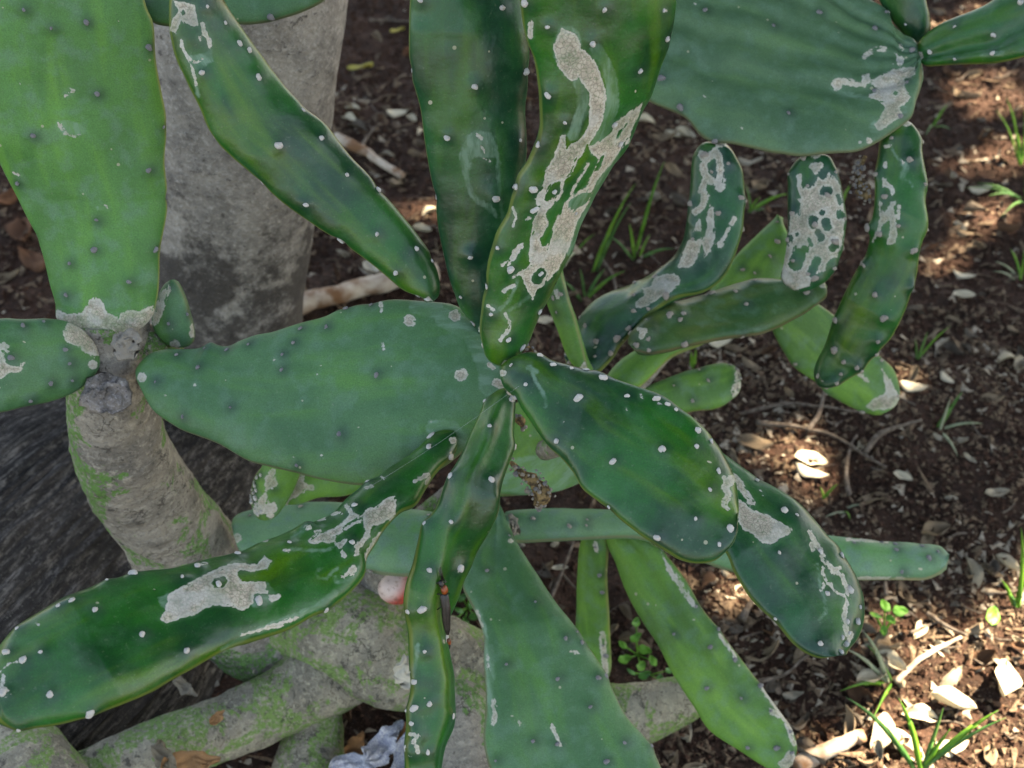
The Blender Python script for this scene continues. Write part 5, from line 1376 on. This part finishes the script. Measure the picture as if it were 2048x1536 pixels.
def litter(name, nl, size, mat, seed, label, flat=.4, zone=(-1.35, 1.6, .75, 3.6), clump=None, long_=1.0, thin=True):
    rg_ = np.random.default_rng(seed)
    xs = rg_.uniform(zone[0], zone[1], nl)
    ys = rg_.uniform(zone[2], zone[3], nl)
    if clump:
        pz = np.stack([xs, ys, 0 * xs], 1)
        kp = vn(pz, clump, seed) + rg_.uniform(-.6, .6, nl) > 0
        xs, ys = xs[kp], ys[kp]
    if thin:
        a1, a2, _ = proj(np.stack([xs, ys, 0 * xs], 1))
        bare = np.maximum(sd_poly(a1, a2, BARE), sd_poly(a1, a2, BARE2))
        kp = (bare < rg_.normal(0, 25, len(xs))) | (rg_.uniform(size=len(xs)) < .12)
        xs, ys = xs[kp], ys[kp]
    nl = len(xs)
    zs = gz(xs, ys)
    s = size * np.clip(rg_.lognormal(0, .45, nl), .3, 1.9)
    base = np.array([(1, 0, 0), (-.6, .8, 0), (-.6, -.8, 0), (.1, .1, 1), (.2, -.1, -.8)])
    R_ = rg_.normal(size=(nl, 4))
    R_ /= np.linalg.norm(R_, axis=1)[:, None]
    ang = rg_.uniform(0, 6.28, nl)
    ca, sa = np.cos(ang), np.sin(ang)
    ti = rg_.normal(0, .35, (nl, 2))
    b = base[None] * np.stack([s * long_, s, s * flat], 1)[:, None] * (1 + rg_.uniform(-.3, .3, (nl, 5, 3)))
    x = b[..., 0] * ca[:, None] - b[..., 1] * sa[:, None]
    y = b[..., 0] * sa[:, None] + b[..., 1] * ca[:, None]
    z = b[..., 2] + x * ti[:, :1] + y * ti[:, 1:]
    V = np.stack([x + xs[:, None], y + ys[:, None], z + zs[:, None] + s[:, None] * .25], -1).reshape(-1, 3)
    ft = np.array([(0, 1, 3), (1, 2, 3), (2, 0, 3), (1, 0, 4), (2, 1, 4), (0, 2, 4)])
    Fq = (ft[None] + (np.arange(nl) * 5)[:, None, None]).reshape(-1, 3)
    return meta(mk(name, V, Fq.tolist(), mat, smooth=False, origin=(0, 0, 0)), label=label, kind='stuff', cat='litter')


litter('soil_crumbs', 80000, .0034, M_CHIP[0], 1, 'dark soil crumbs strewn over the ground', .8, thin=False)
litter('bark_chips', 24000, .0050, M_CHIP[1], 2, 'tan bark and leaf chips strewn over the ground', .25, clump=3.5, long_=1.6)
litter('fibre_litter', 9000, .0042, M_CHIP[1], 5, 'dry brown fibres and stalk bits strewn over the ground', .25, clump=2.5, long_=4.0)
litter('leaf_bits', 3200, .0044, M_CHIP[2], 8, 'broken pale leaf bits in the lower right corner', .2, clump=3.5, long_=1.3, zone=(.25, 1.0, .9, 1.55))
litter('bark_crumbs', 9000, .0040, M_CHIP[1], 11, 'coarse tan crumbs and bark bits in the lower right corner', .5, zone=(.15, 1.1, .8, 1.65), thin=False)
litter('pale_leaf_chips', 4200, .0052, M_CHIP[2], 3, 'pale broken leaf bits strewn over the ground', .2, clump=4.5, long_=1.5)

# ------------------------------------------------------------------ twigs and sticks
def ground_tube(name, pts, r, mat, label, cat, lift=.004, group=None, m=8, seed=1, taper=.5, nz=60, rough=.12):
    c_, _ = cr(pts, 26)
    ctr = np.array([ground_at(a, b) for a, b in c_])
    ctr[:, 2] += lift + r * .6
    ctr[:, 2] = np.convolve(np.pad(ctr[:, 2], 3, mode='edge'), np.ones(7) / 7, 'valid')
    o = tube(None, name, ctr, r * np.linspace(1, taper, len(ctr)), mat, m, rough, seed=seed, nz=nz)
    return meta(o, label=label, cat=cat, group=group)


ground_tube('fallen_stick', [(560, 640), (620, 622), (690, 604), (790, 578), (875, 562)], .0165, M_STICK, 'thick peeling fallen stick behind the central pad', 'stick', m=18, taper=.85, nz=40, rough=.1, lift=.01)
ground_tube('fallen_stick', [(672, 285), (730, 312), (770, 340), (805, 362)], .011, M_STICK, 'short split brown stick right of the pale trunk', 'stick', m=12, taper=.6)
ground_tube('fallen_stick', [(1590, 1545), (1640, 1515), (1720, 1480), (1710, 1490)], .011, M_STICK, 'pale stick in the sun at the bottom edge', 'stick', m=12, taper=.8)
ground_tube('fallen_stick', [(1790, 1370), (1830, 1330), (1870, 1305), (1920, 1280)], .004, M_STICK, 'thin pale sunlit stick pointing to the upper right', 'stick')
TW = [('forked grey twig below the dark tip of the rightmost hanging pad', [(1612, 872), (1635, 840), (1645, 800), (1650, 780)], .0042), ('long curved twig on the soil right of the oval pad', [(1510, 855), (1580, 862), (1660, 880), (1720, 915), (1770, 945)], .0036),
      ('grey twig slanting up right of the cream leaves', [(1727, 915), (1755, 880), (1790, 865), (1840, 850)], .0042), ('dark twig running level beside the blotched pad', [(1480, 838), (1560, 818), (1640, 822), (1720, 835)], .003),
      ('upright twig below the cream leaves', [(1695, 1000), (1690, 950), (1700, 900), (1712, 880)], .0034), ('grey twig left of the sunlit patch', [(1490, 1375), (1560, 1362), (1600, 1330), (1625, 1310)], .0034),
      ('short stout twig beside the hanging streaked pad', [(1482, 1250), (1500, 1215), (1515, 1200)], .005), ('thin twig crossing the pale pad end', [(1770, 1200), (1768, 1160), (1775, 1130)], .003),
      ('thin pale stem standing left of the edge-on pad', [(1100, 1210), (1125, 1150), (1150, 1085)], .0028), ('twig lying in the sun right of the seedling', [(1850, 1235), (1890, 1262), (1930, 1280)], .003), ('dark twig near the top by the yellow leaf', [(740, 48), (800, 50), (830, 52)], .003),
      ('twig lying beside the split stick', [(720, 308), (745, 270), (760, 258)], .004), ('curved pale twig behind the leaning left hanging pad', [(1205, 530), (1225, 560), (1232, 600), (1230, 640)], .003)]
for lb, pts, r in TW:
    ground_tube('twig', pts, r, M_TWIG, lb, 'twig', lift=.008, group='twigs lying on the soil')
k = 0
rt = random.Random(4)
while k < 46:
    px, py = rt.uniform(640, 2060), rt.uniform(0, 1530)
    if hidden(px, py):
        continue
    a = rt.uniform(-.9, .9)
    ln = rt.uniform(25, 90)
    dx, dy = math.cos(a) * ln / 2, math.sin(a) * ln / 2 * .75
    bnd = rt.uniform(-12, 12)
    ground_tube('twig', [(px - dx, py - dy), (px, py + bnd), (px + dx, py + dy)], rt.uniform(.0011, .0024), M_TWIG, where(px, py, 'thin dry twig'), 'twig', group='twigs lying on the soil', m=6, seed=k)
    k += 1

# ------------------------------------------------------------------ grass
def blade(parent, base, tip_, mat, w_, sag=.25, side=None):
    base, tip_ = np.asarray(base, float), np.asarray(tip_, float)
    ln = np.linalg.norm(tip_ - base)
    n_ = 14
    V, f = [], []
    sd = np.cross(tip_ - base, FW)
    sd /= np.linalg.norm(sd) + 1e-9
    for i in range(n_ + 1):
        t = i / n_
        c_ = base + (tip_ - base) * t + np.array([0, 0, 1.0]) * sag * ln * math.sin(math.pi * t * .9) * .6
        ww = w_ * (1 - t ** 2.2) * (.55 + .45 * min(1, t * 4)) + .0002
        nrm = np.cross(sd, tip_ - base)
        nrm /= np.linalg.norm(nrm) + 1e-9
        V += [c_ - sd * ww, c_ + nrm * ww * .35 * -1, c_ + sd * ww, c_ + nrm * ww * -.2 - nrm * .0004]
    for i in range(n_):
        a, b = i * 4, i * 4 + 4
        for j in range(4):
            k_ = (j + 1) % 4
            f.append((a + j, a + k_, b + k_, b + j))
    f += [(3, 2, 1, 0), tuple(n_ * 4 + j for j in range(4))]
    return mk('blade', V, f, mat, parent, origin=base)


def tuft(bx_, by_, tips, mat, label, w_=.0028, group='grass tufts growing from the soil'):
    g_ = ground_at(bx_, by_)
    g_[2] -= .003
    e = empty('grass_tuft', g_, label=label, cat='grass', group=group)
    zb = (g_ - C0) @ FW
    for i, t in enumerate(tips):
        tx, ty = t[:2]
        mt = {'g': M_GRASS, 'd': M_GRASSD, 'p': M_GRASSPALE}[t[2]] if len(t) > 2 else mat
        up_px = max(10, by_ - ty)
        # blades rise towards the camera: height from the image offset
        hgt = up_px * zb * K
        zt = zb - .55 * hgt
        if ty > by_ - 8:
            zt = zb - .015
        tp = P(tx, ty, zt)
        if tp[2] < .01:
            zt2 = (CAMH - .02) / (math.sin(PITCH) - (768 - ty) * K * math.cos(PITCH))
            tp = P(tx, ty, zt2)
        off = np.array([random.uniform(-.004, .004), random.uniform(-.004, .004), 0])
        blade(e, g_ + off, tp, mt, w_ * (1 if len(t) < 4 else t[3]), sag=.22)
    return e


tuft(1188, 545, [(1270, 375, 'g'), (1262, 410, 'd'), (1215, 470, 'g', .6)], M_GRASS, 'bright grass tuft with two long blades right of the scarred upright pad')
tuft(1272, 518, [(1328, 330, 'g'), (1258, 450, 'g'), (1350, 500, 'd'), (1300, 470, 'g', .7), (1210, 470, 'd', .7)], M_GRASS, 'grass tuft with one tall blade left of the first hanging pad')
tuft(1150, 500, [(1128, 540, 'p', 1.1), (1190, 470, 'g', .6)], M_GRASS, 'pale grass tuft touching the scarred upright pad')
tuft(1500, 425, [(1580, 390, 'g', 1.2), (1530, 420, 'd', .8), (1520, 395, 'g', .6), (1490, 370, 'd', .7)], M_GRASS, 'grass tuft between the first and second hanging pads')
tuft(1680, 425, [(1700, 372, 'g', 1.2), (1690, 395, 'g', .7)], M_GRASS, 'two short bright blades right of the corky hanging pad')
tuft(1170, 600, [(1250, 545, 'g'), (1210, 540, 'd'), (1120, 560, 'd'), (1160, 540, 'd', .7)], M_GRASSD, 'low dark grass tuft behind the curled left hanging pad')
tuft(1865, 250, [(1895, 210, 'g'), (1900, 260, 'd', .7), (1850, 275, 'd', .7)], M_GRASS, 'small grass tuft beside the base of the rightmost hanging pad')
tuft(2040, 330, [(2010, 200, 'g'), (2030, 260, 'g'), (1990, 225, 'g', .7), (2048, 220, 'g')], M_GRASS, 'grass tuft at the right edge near the top')
tuft(2048, 400, [(1950, 370, 'd', 1.1), (1975, 395, 'd'), (2000, 440, 'd'), (1930, 380, 'd', .8), (2050, 350, 'g')], M_GRASSD, 'spreading dark grass tuft at the right edge')
tuft(2040, 560, [(1990, 525, 'p', .8), (2020, 500, 'g'), (1985, 545, 'p', .6), (2048, 500, 'g', .8)], M_GRASS, 'thin pale grass tuft at the right edge on bare soil')
tuft(1835, 720, [(1855, 665, 'd', .7), (1830, 680, 'd', .6), (1900, 655, 'g', .6)], M_GRASSD, 'tiny grass tuft above the yellowish leaf at right')
tuft(1875, 860, [(1925, 785, 'd', 1.1), (1965, 850, 'p', .9), (1900, 800, 'p', .8), (1915, 915, 'p', .9), (1890, 830, 'd', .8)], M_GRASSPALE, 'withered grass tuft with arching blades at right')
tuft(1650, 1000, [(1675, 970, 'g', .8), (1640, 975, 'g', .6)], M_GRASS, 'tiny grass tuft below the cream leaves')
tuft(1780, 1365, [(1690, 1300, 'p', 1.0), (1725, 1265, 'p', 1.2), (1680, 1385, 'g', 1.1), (1745, 1440, 'g', 1.0), (1730, 1290, 'd', .8)], M_GRASS, 'grass tuft with an arching pale blade at the edge of the sunlit patch')
tuft(1840, 1545, [(1995, 1425, 'g', 1.5), (1795, 1400, 'g', 1.4), (1690, 1400, 'd', 1.3), (1745, 1560, 'g', 1.2), (1885, 1420, 'd', 1.0), (2010, 1440, 'd', 1.0), (1900, 1460, 'g', 1.2)], M_GRASS, 'large grass tuft at the bottom edge in the sunlit patch')
tuft(2035, 1215, [(2040, 1060, 'g', 1.2), (2000, 1160, 'g'), (2048, 1130, 'g', 1.2), (2020, 1190, 'd')], M_GRASS, 'bright grass tuft at the right edge above the white leaf')
tuft(1690, 1000 + 20, [(1650, 1035, 'p', .7), (1700, 1040, 'g', .6), (1720, 1010, 'p', .6)], M_GRASSPALE, 'sparse pale grass behind the dark oval pad')
tuft(1385, 660 + 80, [(1382, 705, 'g', 1.0), (1392, 700, 'g')], M_GRASS, 'short blades above the warty-tipped pad')
tuft(690, 985, [(640, 978, 'p', .6), (720, 960, 'p', .5)], M_GRASSPALE, 'few dry blades under the central pad')

# seedlings
SL = {}
for nm, mt in (('s', M_SPROUT), ('i', M_IVY)):
    SL[nm] = leaf_mesh('leaf', mt, .2, .25, .34, 50)


def seedling(px, py, leaves, kind, label, lift=.02, group='small green seedlings'):
    g_ = ground_at(px, py)
    e = empty('seedling', g_, label=label, cat='seedling', group=group)
    zb = (g_ - C0) @ FW
    for (lx, ly, ln, an) in leaves:
        c_ = P(lx, ly, zb - .03)
        o = bpy.data.objects.new('leaf', SL[kind])
        COL.objects.link(o)
        s = ln * zb * K
        place(o, c_, e)
        o.rotation_euler = (random.uniform(-.3, .3) + .3, random.uniform(-.3, .3), an)
        o.scale = (s, s, s)
        t_ = np.linspace(0, 1, 6)[:, None]
        tube(e, 'stalk', g_ * (1 - t_) + c_ * t_, np.full(6, .0008), M_SPROUT, 5, 0)
    return e


seedling(1768, 1265, [(1770, 1212, 30, 1.9), (1800, 1222, 36, .1), (1782, 1240, 26, -1.2), (1752, 1232, 28, 2.6), (1768, 1262, 24, -1.6)], 's', 'bright green five-leaved seedling at the edge of the sunlit patch')
seedling(1985, 1250, [(1985, 1232, 44, 1.2)], 's', 'single upright green leaf near the right edge in the sun')
seedling(1275, 1310, [(1272, 1245, 26, 1.2), (1272, 1275, 28, .6), (1290, 1300, 30, -.4), (1250, 1318, 30, .3), (1282, 1332, 28, 1.0), (1305, 1322, 26, 2), (1245, 1290, 22, 2.4)], 's', 'clump of round green seedling leaves beside the hanging streaked pad')
seedling(1300, 1350, [(1290, 1350, 28, .3), (1320, 1360, 28, 1.4), (1262, 1345, 24, 2.2), (1340, 1340, 22, .5)], 'i', 'darker low seedling clump above the right woody stem')
seedling(935, 1215, [(925, 1195, 26, .4), (945, 1208, 26, 1.2), (918, 1222, 24, 2.5), (950, 1232, 26, .2), (930, 1245, 26, 1.7), (940, 1182, 24, .8), (912, 1240, 22, .9)], 'i', 'small dark green seedling clump left of the big bottom pad')

# ------------------------------------------------------------------ debris at the bottom left
def on_depth(px, py, z):
    return P(px, py, z)


for (px, py, z, ln, an, mt, lb, rx, ry) in (
        (515, 1318, 1.50, 105, 1.35, M_LEAFCREAM, 'pale yellow curled bark-like leaf wedged between the lower stems', .7, .2),
        (432, 1436, 1.375, 42, .95, M_LEAFORANGE, 'orange-brown leaf lying on the mossy bottom stem', .5, 0),
        (372, 1372, 1.42, 60, -.5, M_LEAFDRY, 'torn brownish leaf hanging above the mossy bottom stem', .8, .3),
        (375, 1530, 1.36, 120, .35, M_LEAFORANGE, 'reddish brown folded leaf at the bottom left edge', .4, .2),
        (335, 1515, 1.355, 90, -.8, M_LEAFDRY, 'greyish dry leaf beside the reddish folded leaf', .5, -.2),
        (760, 1490, 1.43, 130, 1.0, M_CLOTH, 'large crumpled bluish white leaf at the bottom edge', .35, .2),
        (715, 1530, 1.43, 120, .15, M_CLOTH, 'low crumpled whitish leaf at the bottom edge left of the taller one', .3, 0),
        (808, 1500, 1.44, 130, 1.2, M_CLOTH, 'narrow bluish white crumpled strip beside the hanging pad', .5, -.4),
        (705, 1500, 1.50, 90, 1.3, M_LEAFORANGE, 'tan leaf left of the crumpled bluish white leaf', .4, .3),
        (800, 1480, 1.49, 120, 1.4, M_LEAFORANGE, 'brown leaf behind the crumpled bluish white leaf', .5, .4)):
    me = leaf_mesh('dry_leaf', mt, .5, .35, .2 if mt is M_CLOTH else .26, int(px), nu=22, nv=12, thick=.006)
    for v_ in me.vertices:      # crumple
        c3 = np.array(v_.co)
        v_.co = Vector(c3 + .09 * np.array([vn(c3, 4, 1), vn(c3, 5, 2), 1.6 * vn(c3, 4.5, 3)]) + .03 * np.array([vn(c3, 13, 4), vn(c3, 12, 5), 1.5 * vn(c3, 14, 6)]))
    o = bpy.data.objects.new('dry_leaf', me)
    COL.objects.link(o)
    o.location = P(px, py, z)
    s = ln * z * K
    o.scale = (s, s, s)
    o.rotation_euler = (rx, ry, an)
    meta(o, label=lb, cat='leaf')
